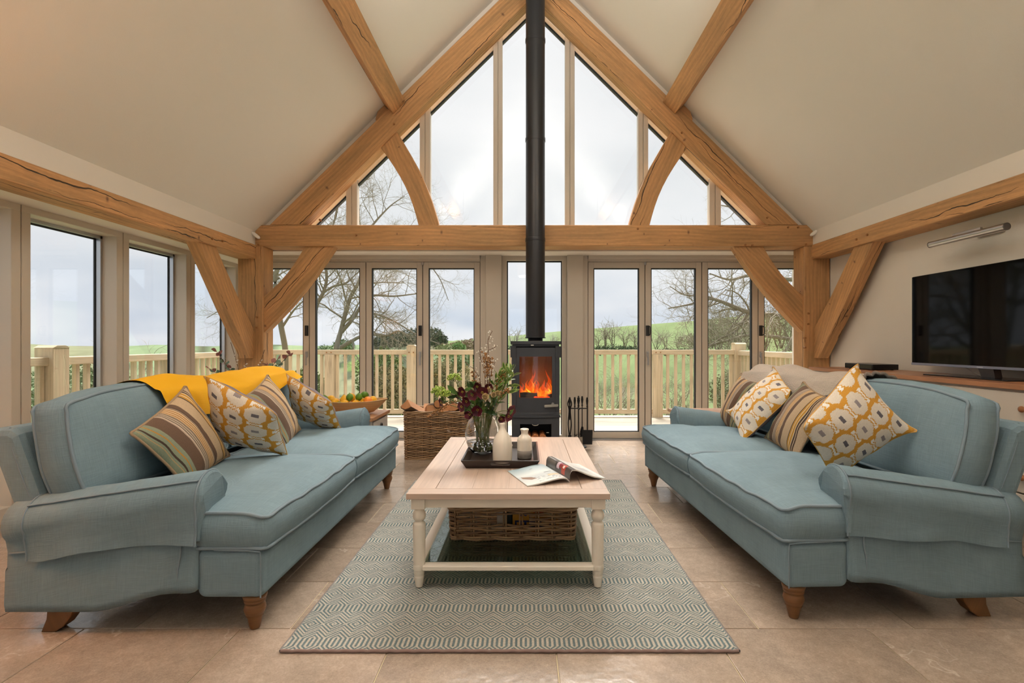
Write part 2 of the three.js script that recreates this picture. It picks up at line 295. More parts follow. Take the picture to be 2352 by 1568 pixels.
{ // door surrounds
  let n = 4;
  for (const [a, b, sgn] of [[leftX[0], leftX[4], 1], [rightX[0], rightX[4], -1]]) {
    const t = struct(`trim_${n++}`, box(a, b, 2.057, 2.128, GZ - 0.09, GZ + 0.006, 0.003), framePaint, 'taupe head frame and threshold of the folding doors');
    mesh('head_cover', box(a, b, 2.084, 2.13, GZ, GZ + 0.05, 0.003), framePaint, t);
    mesh('threshold', box(a, b, -0.01, 0.013, GZ - 0.09, GZ + 0.03, 0.003), alu, t);
    const j = sgn > 0 ? [b + 0.004, b + 0.072] : [a - 0.072, a - 0.004];
    mesh('frame_jamb', box(j[0] - 0.002, j[1] + 0.002, 0, 2.13, GZ - 0.09, GZ + 0.012, 0.003), framePaint, t);
    mesh('frame_jamb', box(sgn > 0 ? j[0] + 0.03 : j[0], sgn > 0 ? j[1] : j[1] - 0.03, 0, 2.06, GZ, GZ + 0.022, 0.003), framePaint, t);
    for (let q = 0; q < 5; q++) { const xx = sgn > 0 ? leftX[q] : rightX[q]; mesh('door_seal', box(xx - 0.0045, xx + 0.0045, 0.02, 2.05, GZ - 0.05, GZ - 0.012), rubber, t); }
  }
  struct('trim_6', box(-0.449, -0.27, 0, 2.13, GZ - 0.09, GZ + 0.07, 0.004), framePaint, 'broad taupe pilaster left of the stove window');
  struct('trim_7', box(0.484, 0.665, 0, 2.13, GZ - 0.09, GZ + 0.07, 0.004), framePaint, 'broad taupe pilaster right of the stove window');
  const w = struct('window_20', null, null, 'narrow fixed window directly behind the stove');
  for (const [a, b] of [[-0.27, -0.213], [0.43, 0.484]]) mesh('window_jamb', box(a, b, 0, 2.13, GZ - 0.09, GZ, 0.004), framePaint, w);
  mesh('window_head', box(-0.22, 0.435, 2.075, 2.13, GZ - 0.09, GZ, 0.004), framePaint, w);
  mesh('window_sill', box(-0.22, 0.435, 0, 0.05, GZ - 0.09, GZ, 0.004), framePaint, w);
  mesh('gasket', merged([box(-0.215, -0.2, 0.05, 2.08, GZ - 0.085, GZ - 0.06), box(0.42, 0.432, 0.05, 2.08, GZ - 0.085, GZ - 0.06), box(-0.215, 0.43, 2.062, 2.077, GZ - 0.085, GZ - 0.06)]), rubber, w);
  mesh('pane', box(-0.21, 0.43, 0.05, 2.07, GZ - 0.078, GZ - 0.072), glassPane, w);
}
{ // glazing in the gable above the tie beam
  const z0 = -5.78, z1 = -5.70, low = 2.30;
  const under = x => 2.3575 + 0.985 * (2.365 + AX) - 0.985 * Math.abs(x - AX);           // underside of the rafters
  const bars = [[795, 820], [964, 988], [1133, 1154], [1298, 1320], [1466, 1489], [1630, 1656]].map(([a, b]) => [(a - CX) / F * 5.7, (b - CX) / F * 5.7]);
  const ends = [-2.42, ...bars.flat(), 2.61];
  for (let i = 0; i < 7; i++) {
    const a = ends[2 * i], b = ends[2 * i + 1];
    const top = a < AX && b > AX ? [[b, under(b)], [AX, under(AX)], [a, under(a)]] : [[b, Math.max(low + 0.001, under(b))], [a, Math.max(low + 0.001, under(a))]];
    const w = struct(`window_${21 + i}`, null, null, 'sloping-topped gable window above the oak tie beam');
    const g = extr([[a, low], [b, low], ...top], 0.006, 0); g.translate(0, 0, -5.75); mesh('pane', g, glassPane, w);
    const edge = []; const tp = [[a, under(a)], ...(a < AX && b > AX ? [[AX, under(AX)]] : []), [b, under(b)]];
    for (let k = 0; k + 1 < tp.length; k++) { const [p, q] = [tp[k], tp[k + 1]]; edge.push(extr([[p[0], p[1] - 0.022], [q[0], q[1] - 0.022], [q[0], q[1] + 0.03], [p[0], p[1] + 0.03]], 0.05, 0)); }
    const ge = merged(edge); ge.translate(0, 0, -5.77); mesh('head_frame', ge, alu, w);
    const gk = merged(edge.map(g => g.clone())); gk.translate(0, -0.014, -5.785); mesh('gasket', gk, rubber, w);
    if (i < 6) { const [c, d] = bars[i]; mesh('mullion', merged([box(c, (c + d) / 2 - 0.004, low, under((c + d) / 2) + 0.08, z0, z1, 0.003), box((c + d) / 2 + 0.004, d, low, under((c + d) / 2) + 0.08, z0, z1, 0.003), box(c + 0.01, d - 0.01, low, under((c + d) / 2) + 0.08, z0, z1 - 0.012)]), framePaint, w); }
  }
}

// ---------------------------------------------------------------- oak frame
function timber(name, label, geo, pegs = []) {
  const t = thing(name, label, 'beam');
  mesh('timber', geo, oak, t);
  for (const [p, dir] of pegs) { const g = rod(p.clone().addScaledVector(dir, -0.02), p.clone().addScaledVector(dir, 0.012), 0.013, 0.010, 8); mesh('oak_peg', g, pegOak, t); }
  return t;
}
const FZ = -5.5;
timber('tie_beam', 'horizontal oak tie beam spanning the glazed gable behind the flue', box(-2.90, 3.09, 2.1375, 2.362, FZ - 0.24, FZ, 0.012, X),
  [[at(818, 540, 5.5), Z], [at(1465, 525, 5.5), Z], [at(1712, 562, 5.5), Z], [at(1728, 563, 5.5), Z], [at(1810, 522, 5.5), Z], [at(1833, 522, 5.5), Z], [at(1851, 561, 5.5), Z], [at(594, 562, 5.5), Z]]);
for (const s of [-1, 1]) {
  const px = x => AX + s * (x - AX) * -1;         // mirror of a left-hand x
  const mx = x => s < 0 ? x : 2 * AX - x;
  const side = s < 0 ? 'left' : 'right', by = s < 0 ? 'beside the glazed side wall' : 'beside the television wall';
  // post
  const x0 = s < 0 ? -3.03 : 2.94, x1 = s < 0 ? -2.76 : 3.215;
  timber('oak_post', `upright oak post carrying the tie beam ${by}`, box(x0, x1, 0, s < 0 ? 2.14 : 2.14, FZ - 0.23, FZ - 0.004, 0.012, Y),
    s < 0 ? [[at(590, 728, 5.5), Z], [at(590, 752, 5.5), Z]] : [[at(1857, 720, 5.5), Z], [at(1857, 744, 5.5), Z], [at(1849, 776, 5.5), Z], [at(1849, 798, 5.5), Z]]);
  // wall plate along the side wall
  const p0 = s < 0 ? -3.035 : 3.016, p1 = s < 0 ? -2.83 : 3.21;
  timber('wall_plate', `long oak wall plate running along the eaves ${s < 0 ? 'above the side windows' : 'above the television'}`, box(p0, p1, 2.003, 2.15, FZ - 0.002 + (s < 0 ? 0 : 0), BACK - 0.01, 0.010, Z),
    [[V(s < 0 ? p1 : p0, 2.06, s < 0 ? -4.72 : -4.75), V(-s, 0, 0)], [V(s < 0 ? p1 : p0, 2.07, s < 0 ? -4.88 : -4.6), V(-s, 0, 0)]]);
  // rafter of the gable
  const rt = x => 4.998 + PITCH * AX - PITCH * Math.abs(x - AX), th = 0.318;
  const lo = mx(-2.69), g = extr([[lo, 2.3618], [mx(-2.35), 2.3618], [AX, rt(AX) - th], [AX, rt(AX)]], 0.17, 0.01, V(1, -s * PITCH, 0)); g.translate(0, 0, FZ - 0.17);
  timber('gable_rafter', `sloping oak rafter of the gable on the ${s < 0 ? 'window' : 'television'} side`, g, s < 0 ? [[at(905, 285, 5.5), Z], [at(735, 505, 5.5), Z]] : [[at(1566, 305, 5.5), Z], [at(1762, 500, 5.5), Z]]);
  // purlin carried by the rafter
  const C = V(s < 0 ? -1.43 : 2 * AX + 1.43, 3.665, 0), u = V(1, -s * PITCH, 0).normalize(), n = V(s * PITCH, 1, 0).normalize();   // up the slope seen from the left; out of the room
  const uu = V(-s, PITCH, 0).normalize(), nn = V(s * PITCH, 1, 0).normalize();
  const B = V(mx(-1.386), 3.526, 0), cs = [B.clone(), B.clone().addScaledVector(uu, 0.18), B.clone().addScaledVector(uu, 0.18).addScaledVector(nn, 0.15), B.clone().addScaledVector(nn, 0.15)];
  const poly = cs.map(p => [p.x, p.y]); if (s > 0) poly.reverse();
  const pg = extr(poly, 5.5 + BACK - 0.01, 0.01, Z); pg.translate(0, 0, FZ);
  timber('purlin', `oak purlin running towards the viewer under the ${s < 0 ? 'ceiling slope above the glazed wall' : 'ceiling slope above the television'}`, pg);
  // cleat behind the purlin end
  const k0 = B.clone().addScaledVector(nn, 0.055).addScaledVector(uu, -0.20), cl = extr([[0, 0], [0.2, 0], [0.2, 0.095], [0.10, 0.09], [0.03, 0.05]], 0.08, 0.006);
  if (s > 0) { cl.scale(-1, 1, 1); const ia = cl.attributes.position; for (let i = 0; i < ia.count; i += 3) { for (const a of Object.values(cl.attributes)) { const q = []; for (let c = 0; c < a.itemSize; c++) q.push(a.array[(i + 1) * a.itemSize + c]); for (let c = 0; c < a.itemSize; c++) { a.array[(i + 1) * a.itemSize + c] = a.array[(i + 2) * a.itemSize + c]; a.array[(i + 2) * a.itemSize + c] = q[c]; } } } }
  cl.rotateZ(Math.atan(PITCH) * -s); cl.translate(k0.x, k0.y, FZ - 0.095);
  const cm = single('purlin_cleat', cl, oak, `short oak cleat propping the purlin end on the ${s < 0 ? 'window' : 'television'} side rafter`, 'cleat');
  // curved strut from the tie beam to the rafter
  const curve = (a, b, bow) => Array.from({ length: 9 }, (_, i) => { const t = i / 8; return [mx(lerp(a[0], b[0], t) + bow * Math.sin(Math.PI * t)), lerp(a[1], b[1], t)]; });
  const st = [...curve([-0.907, 2.355], [-1.36, 3.36], 0.055), ...curve([-1.53, 3.19], [-1.125, 2.355], 0.06)];
  if (s > 0) st.reverse();
  const sg = extr(st, 0.1, 0.006, V(-s * -0.4, 1, 0)); sg.translate(0, 0, FZ - 0.125);
  timber('curved_strut', `curved oak strut rising from the tie beam to the ${s < 0 ? 'window' : 'television'} side rafter`, sg);
  // brace from post to tie beam
  const e = [...Array.from({ length: 7 }, (_, i) => { const t = i / 6; return [mx(lerp(-2.775, -2.015, t) + 0.035 * Math.sin(Math.PI * t)), lerp(1.21, 2.142, t) - 0.02 * Math.sin(Math.PI * t)]; }), ...Array.from({ length: 7 }, (_, i) => { const t = i / 6; return [mx(lerp(-2.33, -2.775, t) + 0.03 * Math.sin(Math.PI * t)), lerp(2.142, 1.60, t) - 0.02 * Math.sin(Math.PI * t)]; })];
  if (s > 0) e.reverse();
  const bg = extr(e, 0.11, 0.006, V(-s, 1.15, 0)); bg.translate(0, 0, FZ - 0.14);
  timber('knee_brace', `oak knee brace between post and tie beam ${by}`, bg);
  // brace from post to wall plate, in the plane of the wall
  const f = [[4.56, 2.006], [5.01, 1.44], [5.42, 0.96], [5.5, 0.96], [5.5, 1.27], [5.18, 1.60], [4.83, 2.006]];
  const fg = extr(f, 0.11, 0.006, V(-0.65, 1, 0)); fg.rotateY(Math.PI / 2); fg.translate(s < 0 ? -2.965 : 3.04, 0, 0);
  timber('plate_brace', `oak brace between post and wall plate ${by}`, fg);
}

// ---------------------------------------------------------------- soft furnishings
const linen = pmat('#879ca7', 0.95, { map: linenTex, bumpMap: linenBump, bumpScale: 0.0012, specularIntensity: 0.3 });
const linenPiping = mat('#7d8e99', 0.95);
const legWood = mat('#7f5630', 0.42, { map: grainTex });

function boxCushion({ w, h, t, crown = 0.05, back = 0.02, k = 0.10, N = 22, M = 6, pipe = 0.007, puff = 0.012, warp = p => p, sag = () => 0 }) {
  // a bordered cushion in the xy plane, thickness along z; returns the cover and its piping
  const P = (u, v) => [u * w / 2 * Math.sqrt(1 - k * v * v), v * h / 2 * Math.sqrt(1 - k * u * u)];
  const pos = [], uv = [], idx = [];
  const bulge = (u, v) => Math.pow((1 - Math.pow(Math.abs(u), 2.6)) * (1 - Math.pow(Math.abs(v), 2.6)), 0.7);
  for (const s of [1, -1]) {
    const base = pos.length / 3;
    for (let j = 0; j <= N; j++) for (let i = 0; i <= N; i++) {
      const u = i / N * 2 - 1, v = j / N * 2 - 1, [x, y] = P(u, v), q = warp(V(x, y, s * (t / 2 + (s > 0 ? crown : back) * bulge(u, v)) + (s > 0 ? sag(u, v) : 0)));
      pos.push(q.x, q.y, q.z); uv.push(x, y);
    }
    for (let j = 0; j < N; j++) for (let i = 0; i < N; i++) { const a = base + j * (N + 1) + i, b = a + 1, c = a + N + 1, d = c + 1; s > 0 ? idx.push(a, b, d, a, d, c) : idx.push(a, d, b, a, c, d); }
  }
  const rim = []; for (let i = 0; i < N; i++) rim.push([i / N * 2 - 1, -1]); for (let i = 0; i < N; i++) rim.push([1, i / N * 2 - 1]); for (let i = 0; i < N; i++) rim.push([1 - i / N * 2, 1]); for (let i = 0; i < N; i++) rim.push([-1, 1 - i / N * 2]);
  const base = pos.length / 3, n = rim.length; let run = 0;
  for (let i = 0; i <= n; i++) {
    const [u, v] = rim[i % n], [x, y] = P(u, v), L = Math.hypot(x, y) || 1; if (i) { const [a, b] = P(...rim[i - 1]); run += Math.hypot(x - a, y - b); }
    for (let m = 0; m <= M; m++) { const f = m / M * 2 - 1, o = puff * (1 - f * f), ox = Math.abs(u) > Math.abs(v) ? Math.sign(u) * o : 0, oy = Math.abs(v) >= Math.abs(u) ? Math.sign(v) * o : 0; const q = warp(V(x + ox, y + oy, f * t / 2 + (f > 0 ? f * sag(u, v) : 0))); pos.push(q.x, q.y, q.z); uv.push(run, f * t / 2); }
  }
  for (let i = 0; i < n; i++) for (let m = 0; m < M; m++) { const a = base + i * (M + 1) + m, b = a + 1, c = a + M + 1, d = c + 1; idx.push(a, c, d, a, d, b); }
  const g = new THREE.BufferGeometry(); g.setAttribute('position', new THREE.Float32BufferAttribute(pos, 3)); g.setAttribute('uv', new THREE.Float32BufferAttribute(uv, 2)); g.setIndex(idx); g.computeVertexNormals();
  const loop = s => tube(rim.filter((_, i) => i % 2 === 0 || i % N === 0).map(([u, v]) => { const [x, y] = P(u, v); return warp(V(x, y, s * t / 2 + (s > 0 ? sag(u, v) : 0))); }), pipe, 6, 150, true);
  return { cover: g, piping: merged([loop(1), loop(-1)]) };
}
function flipWinding(g) { if (g.index) { const a = g.index.array; for (let i = 0; i < a.length; i += 3) [a[i + 1], a[i + 2]] = [a[i + 2], a[i + 1]]; } else for (const at of Object.values(g.attributes)) for (let i = 0; i < at.count; i += 3) for (let c = 0; c < at.itemSize; c++) { const p = (i + 1) * at.itemSize + c, q = (i + 2) * at.itemSize + c; [at.array[p], at.array[q]] = [at.array[q], at.array[p]]; } return g; }

const backTop = (x) => 0.885 + 0.030 * Math.pow(Math.sin(Math.PI * clamp(Math.abs(x) / 1.02)), 0.7);      // height of the back cushions along the sofa
function makeSofa(label, sd) {
  const o = thing('sofa', label, 'sofa', null, undefined);
  const nz = (x, y, z, f = 7) => fbm3(x * f + sd * 3.1, y * f + sd, z * f, 3);
  const top = z => lerp(0.608, 0.505, clamp((-0.26 - z) / 0.69));
  const bottom = z => lerp(0.165, 0.095, smooth(-0.34, -0.66, z));
  // front rail, with rounded ends and a slightly bowed face
  const rail = new RoundedBoxGeometry(2.07, 0.195, 0.26, 6, 0.035); { const p = rail.attributes.position; for (let i = 0; i < p.count; i++) { const x = p.getX(i), y = p.getY(i), z = p.getZ(i); p.setZ(i, z + (z > 0 ? 0.008 * Math.cos(y / 0.195 * 3) : 0)); } rail.computeVertexNormals(); rail.translate(0, 0.2325, -0.135); }
  const rm = mesh('front_rail', metricUV(rail, X), linen, o);
  for (const s of [-1, 1]) mesh('rail_seam', tube([V(s * 1.036, 0.145, -0.012), V(s * 1.037, 0.30, -0.012), V(s * 1.037, 0.322, -0.03), V(s * 1.036, 0.327, -0.19)], 0.003, 5, 24), linenPiping, rm);
  mesh('seat_base', box(-0.9, 0.9, 0.15, 0.335, -0.80, -0.2, 0.02, X), linen, o);
  // arms: a rolled top sinking towards the back, panelled outside
  for (const s of [-1, 1]) {
    const ring = (z, sc = 1, grow = 0) => {
      const T = top(z) + grow, yb = bottom(z), pts = [];
      pts.push([0.905 - grow, yb + 0.02], [0.905 - grow, 0.30], [0.903 - grow, T - 0.14]);
      for (let i = 0; i <= 12; i++) { const a = Math.PI * (1.02 - i / 12 * 1.25); pts.push([0.982 + (0.082 + grow) * Math.cos(a), T - 0.085 - grow + (0.085 + grow) * Math.sin(a)]); }
      pts.push([1.036 + grow, T - 0.185], [1.038 + grow, T - 0.25], [1.045 + grow, 0.25], [1.05 + grow, yb + 0.03], [1.045 + grow, yb], [0.97, yb], [0.92, yb]);
      const cx = 0.978, cy = (T + yb) / 2;
      return pts.map(([x, y]) => V(s * (cx + (x - cx) * sc), cy + (y - cy) * (sc + (1 - sc) * 0.75), z));
    };
    const zs = [[-0.252, 0.72], [-0.254, 0.84], [-0.261, 0.93], [-0.277, 0.985], [-0.30, 1], ...Array.from({ length: 14 }, (_, i) => [lerp(-0.34, -0.98, i / 13), 1])];
    const g = loft(zs.map(([z, sc]) => ring(z, sc)), { cap0: true, cap1: true }); if (s < 0) flipWinding(g); smoothNormals(g);
    const arm = mesh('arm', g, linen, o);
    mesh('arm_seam', tube(Array.from({ length: 8 }, (_, i) => V(s * 1.046, lerp(0.19, 0.40, i / 7), -0.317 - 0.006 * Math.sin(i))), 0.003, 5, 24), linenPiping, arm);
    mesh('arm_seam', tube([V(s * 1.04, top(-0.84) - 0.19, -0.84), V(s * 1.042, top(-0.9) - 0.19, -0.90), V(s * 1.04, top(-0.97) - 0.19, -0.97)], 0.004, 5, 12), linenPiping, arm);
    // loose arm cap: over the roll, hanging straight outside, folded down in front
    const cap = z => {
      const T = top(z) + 0.012, pts = []; const f = (-0.245 - z) / 0.645;
      const hem = 0.345 + 0.012 * Math.sin(f * 5 + sd) - 0.05 * smooth(0.6, 1, f);
      pts.push([0.890, T - 0.16], [0.890, T - 0.12]);
      for (let i = 0; i <= 12; i++) { const a = Math.PI * (1.0 - i / 12 * 1.0); pts.push([0.982 + 0.092 * Math.cos(a), T - 0.097 + 0.097 * Math.sin(a)]); }
      for (let i = 1; i <= 8; i++) { const q = i / 8; pts.push([1.074 - 0.010 * Math.sin(q * 2) + 0.010 * q * Math.sin(f * 9 + sd * 2) + 0.008 * nz(f * 0.4, q, s), lerp(T - 0.097, hem, q)]); }
      return pts.map(([x, y], i) => V(s * x, y + 0.004 * nz(x, y, z, 9), z));
    };
    const cz = Array.from({ length: 22 }, (_, i) => lerp(-0.243, -0.89, i / 21));
    const cg = loft(cz.map(cap), { closed: false }); if (s < 0) { flipWinding(cg); smoothNormals(cg); }
    const cover = mesh('arm_cap', cg, linen, o);
    const fr = cap(-0.243), fp = [...fr.slice(0, 16).map(p => [p.x, p.y]), [s * 1.064, 0.37], [s * 1.0, 0.345], [s * 0.908, 0.36]]; if (s > 0) fp.reverse();
    const ff = extr(fp, 0.024, 0.009, Y); ff.translate(0, 0, -0.255); { const p = ff.attributes.position; for (let i = 0; i < p.count; i++) { const y = p.getY(i), x = p.getX(i); if (p.getZ(i) > -0.245) p.setZ(i, p.getZ(i) + 0.014 * Math.exp(-Math.pow((y - 0.54) / 0.06, 2)) + 0.006 * Math.sin((Math.abs(x) * 0.7 + y) * 60) * smooth(0.62, 0.45, y)); } ff.computeVertexNormals(); }
    mesh('cap_front', ff, linen, cover);
    const edge = [...fr.slice(2).map(p => V(p.x, p.y, p.z + 0.004))];
    mesh('cap_piping', merged([tube(edge, 0.0045, 5, 60), tube(cz.map(z => { const c = cap(z); return c[11].clone().add(V(s * 0.003, 0.003, 0)); }), 0.0035, 5, 60), tube(cap(-0.89).slice(3), 0.0035, 5, 40)]), linenPiping, cover);
  }
  // raked back frame
  const prof = [[-0.68, 0.16], [-0.78, 0.095], [-0.83, 0.09], [-0.92, 0.29], [-1.01, 0.5], [-1.085, 0.70], [-1.10, 0.745], [-1.075, 0.785], [-1.01, 0.785], [-0.975, 0.765], [-0.88, 0.5], [-0.76, 0.3]];
  const bg = extr(prof.slice().reverse(), 2.0, 0.028, Y); bg.rotateY(-Math.PI / 2); bg.translate(1.0, 0, 0);
  const bf = mesh('back_frame', metricUV(bg, X), linen, o);
  for (const s of [-1, 1]) mesh('back_seam', tube([V(s * 0.999, 0.52, -0.93), V(s * 1.0, 0.64, -0.975), V(s * 0.995, 0.74, -1.01), V(s * 0.975, 0.786, -1.03)], 0.003, 5, 20), linenPiping, bf);
  // two seat cushions, each T-shaped round its arm
  for (const s of [-1, 1]) {
    const { cover, piping } = boxCushion({
      w: 0.906, h: 0.74, t: 0.135, crown: 0.045, back: 0.0, k: 0.03, puff: 0.016,
      sag: (u, v) => -0.010 * Math.pow(Math.abs(v), 8) * (v < 0 ? 1.4 : 0) + 0.006 * nz(u * 0.5, v * 0.5, s, 3),
      warp: p => { let x = p.x + 0.455, z = -p.y - 0.36, y = p.z + 0.40; x *= lerp(1, 1.14, smooth(-0.32, -0.25, z)); z += 0.016 * (1 - Math.pow((x - 0.5) / 0.55, 2)) * smooth(-0.2, 0, z) + 0.003 * nz(x, y, z, 14); y += 0.0045 * nz(x, z, s, 9) + 0.003 * Math.sin(x * 40 + 8 * nz(x, z, 1, 3)) * smooth(-0.22, -0.02, z) * (p.z > 0 ? 1 : 0); return V(s * x, y, z); }
    });
    if (s > 0) { } else flipWinding(cover);
    cover.computeVertexNormals();
    const c = mesh('seat_cushion', cover, linen, o); mesh('cushion_piping', piping, linenPiping, c);
  }
  // two back cushions leaning on the frame, their ends resting over the arms
  for (const s of [-1, 1]) {
    const { cover, piping } = boxCushion({
      w: 1.0, h: 0.385, t: 0.13, crown: 0.04, back: 0.02, k: 0.10, puff: 0.02,
      warp: p => { const u = p.x / 0.5, v = p.y / 0.1925; let x = p.x + 0.503, y = p.y + 0.692, z = p.z - 0.815; y += (backTop(x) - 0.885) * smooth(-0.2, 1, v) - 0.012 * smooth(0.6, 1, u) ; z += -0.24 * p.y - 0.01 + 0.004 * nz(x, y, s, 8); y += 0.10 * p.z * 1.0 + 0.004 * nz(x, z, s, 9); x += 0.012 * nz(y, z, s, 5); return V(s * x, y, z); }
    });
    if (s < 0) flipWinding(cover);
    cover.computeVertexNormals();
    const c = mesh('back_cushion', cover, linen, o); mesh('cushion_piping', piping, linenPiping, c);
  }
  // turned front legs, splayed back legs
  const leg = lathe([[0, 0], [0.017, 0], [0.019, 0.004], [0.029, 0.050], [0.033, 0.053], [0.030, 0.057], [0.036, 0.062], [0.041, 0.080], [0.037, 0.098], [0.032, 0.103], [0.039, 0.107], [0.041, 0.114], [0.037, 0.119], [0.043, 0.123], [0.045, 0.131], [0.043, 0.142], [0, 0.142]], 24);
  for (const s of [-1, 1]) { const l = mesh('front_leg', leg, legWood, o); l.position.set(s * 0.98, 0, -0.062); }
  for (const s of [-1, 1]) { const g = extr([[0.055, 0.105], [0.04, 0.06], [0.012, 0.022], [-0.02, 0.0], [-0.075, 0.0], [-0.055, 0.05], [-0.05, 0.105]], 0.055, 0.004, V(-0.5, 1, 0)); g.rotateY(-Math.PI / 2); g.translate(s * 0.985 + 0.0275, 0, -0.80); mesh('back_leg', g, legWood, o); }
  return o;
}
const sofaL = makeSofa('slate blue linen sofa with a mustard throw over its back', 1);
sofaL.position.set(-1.0, 0, -3.035); sofaL.rotation.y = Math.PI / 2;
const sofaR = makeSofa('slate blue linen sofa with a knitted beige throw over its back', 2);
sofaR.position.set(0.99, 0, -3.11); sofaR.rotation.y = -Math.PI / 2 + 0.045;
sofaL.updateMatrixWorld(); sofaR.updateMatrixWorld();

// ---------------------------------------------------------------- scatter cushions
const ikatTex = texture(1024, 1024, (u, v) => {
  const rag = 0.022 * (vnoise(u * 120, v * 8, 120, 8, 3) - 0.5) + 0.012 * (vnoise(u * 220, v * 12, 220, 12, 5) - 0.5), pw = 0.25, ph = 0.25;
  let i = Math.round(u / pw), best = [9, 0, 0, 0];
  for (let k = i - 1; k <= i + 1; k++) { const dx = u - k * pw, off = (k & 1) * ph / 2, j = Math.round((v - off) / ph), dy = v - off - j * ph; const m = Math.max(Math.abs(dx) / 0.121, Math.abs(dy + rag) / 0.106, (Math.abs(dx) / 0.121 + Math.abs(dy + rag) / 0.106) / 1.40); if (m < best[0]) best = [m, dx, dy + rag * 0.6, k * 31 + j]; }
  const [m, dx, dy, id] = best, n = 0.10 * (vnoise(u * 300, v * 60, 300, 60, 8) - 0.5);
  const must = [0.83, 0.60, 0.22], cream = [0.90, 0.86, 0.80], white = [0.96, 0.945, 0.92], grey = (id & 1) ? [0.42, 0.40, 0.42] : [0.60, 0.56, 0.56];
  let c = must;
  if (m < 0.97 + n) c = cream;
  if (m < 0.9 && Math.abs(dx) < 0.040 && Math.abs(dy - rag * 0.4) < 0.020) c = grey;
  for (let k = i - 1; k <= i + 1; k++) { const ddx = u - k * pw, off = (k & 1) * ph / 2 + ph / 2, j = Math.round((v - off) / ph), ddy = v - off - j * ph + rag; if (m > 1.0 && ((Math.abs(ddy) < 0.0085 && Math.abs(ddx) < 0.062) || (Math.abs(Math.abs(ddx) - 0.068) < 0.016 && Math.abs(ddy) < 0.022))) c = white; }
  const t = 1 + 0.12 * (vnoise(u * 400, v * 400, 400, 400, 2) - 0.5);
  return c.map(q => q * t);
});
const stripes = [['#8d9a86', 26], ['#c2a27a', 5], ['#8d9a86', 14], ['#4a3a30', 14], ['#8d9a86', 26], ['#c08a3c', 9], ['#8d9a86', 30], ['#6b5546', 108], ['#b7a596', 12], ['#e5d8c6', 5], ['#85776c', 16], ['#e5d8c6', 5], ['#85776c', 14], ['#e5d8c6', 5], ['#8a7a6c', 20], ['#e8c79c', 6], ['#b08a5c', 14], ['#f0d9b4', 6], ['#b08a5c', 14], ['#f0d9b4', 6], ['#b08a5c', 14], ['#f0d9b4', 6], ['#9c8672', 18], ['#4a3d38', 8], ['#6b5546', 40], ['#c7b195', 120], ['#3f352e', 10], ['#c99a45', 20], ['#efe2c8', 7], ['#c99a45', 22], ['#efe2c8', 7], ['#5b493c', 18], ['#efe2c8', 6], ['#5b493c', 14], ['#cdb79c', 60]];
const stripeTot = stripes.reduce((s, x) => s + x[1], 0);
const stripeTex = (() => {
  const cols = []; for (const [c, w] of stripes) { const q = new THREE.Color(c).convertLinearToSRGB(); for (let i = 0; i < w; i++) cols.push([q.r, q.g, q.b]); }
  return texture(512, 1024, (u, v) => { const c = cols[Math.min(cols.length - 1, Math.floor(v * stripeTot))], t = 1 + 0.12 * (vnoise(u * 200, v * 400, 200, 400, 4) - 0.5); return c.map(q => q * t); });
})();
const ikat = mat('#ffffff', 0.92, { map: ikatTex, bumpMap: linenBump, bumpScale: 0.0008 });
const striped = mat('#f2ece4', 0.92, { map: stripeTex, bumpMap: linenBump, bumpScale: 0.0008 });
const plainMauve = mat('#85757a', 0.9, { map: linenTex });
const plainTaupe = mat('#8a7763', 0.9, { map: linenTex });
const cord = mat('#9d8468', 0.9);

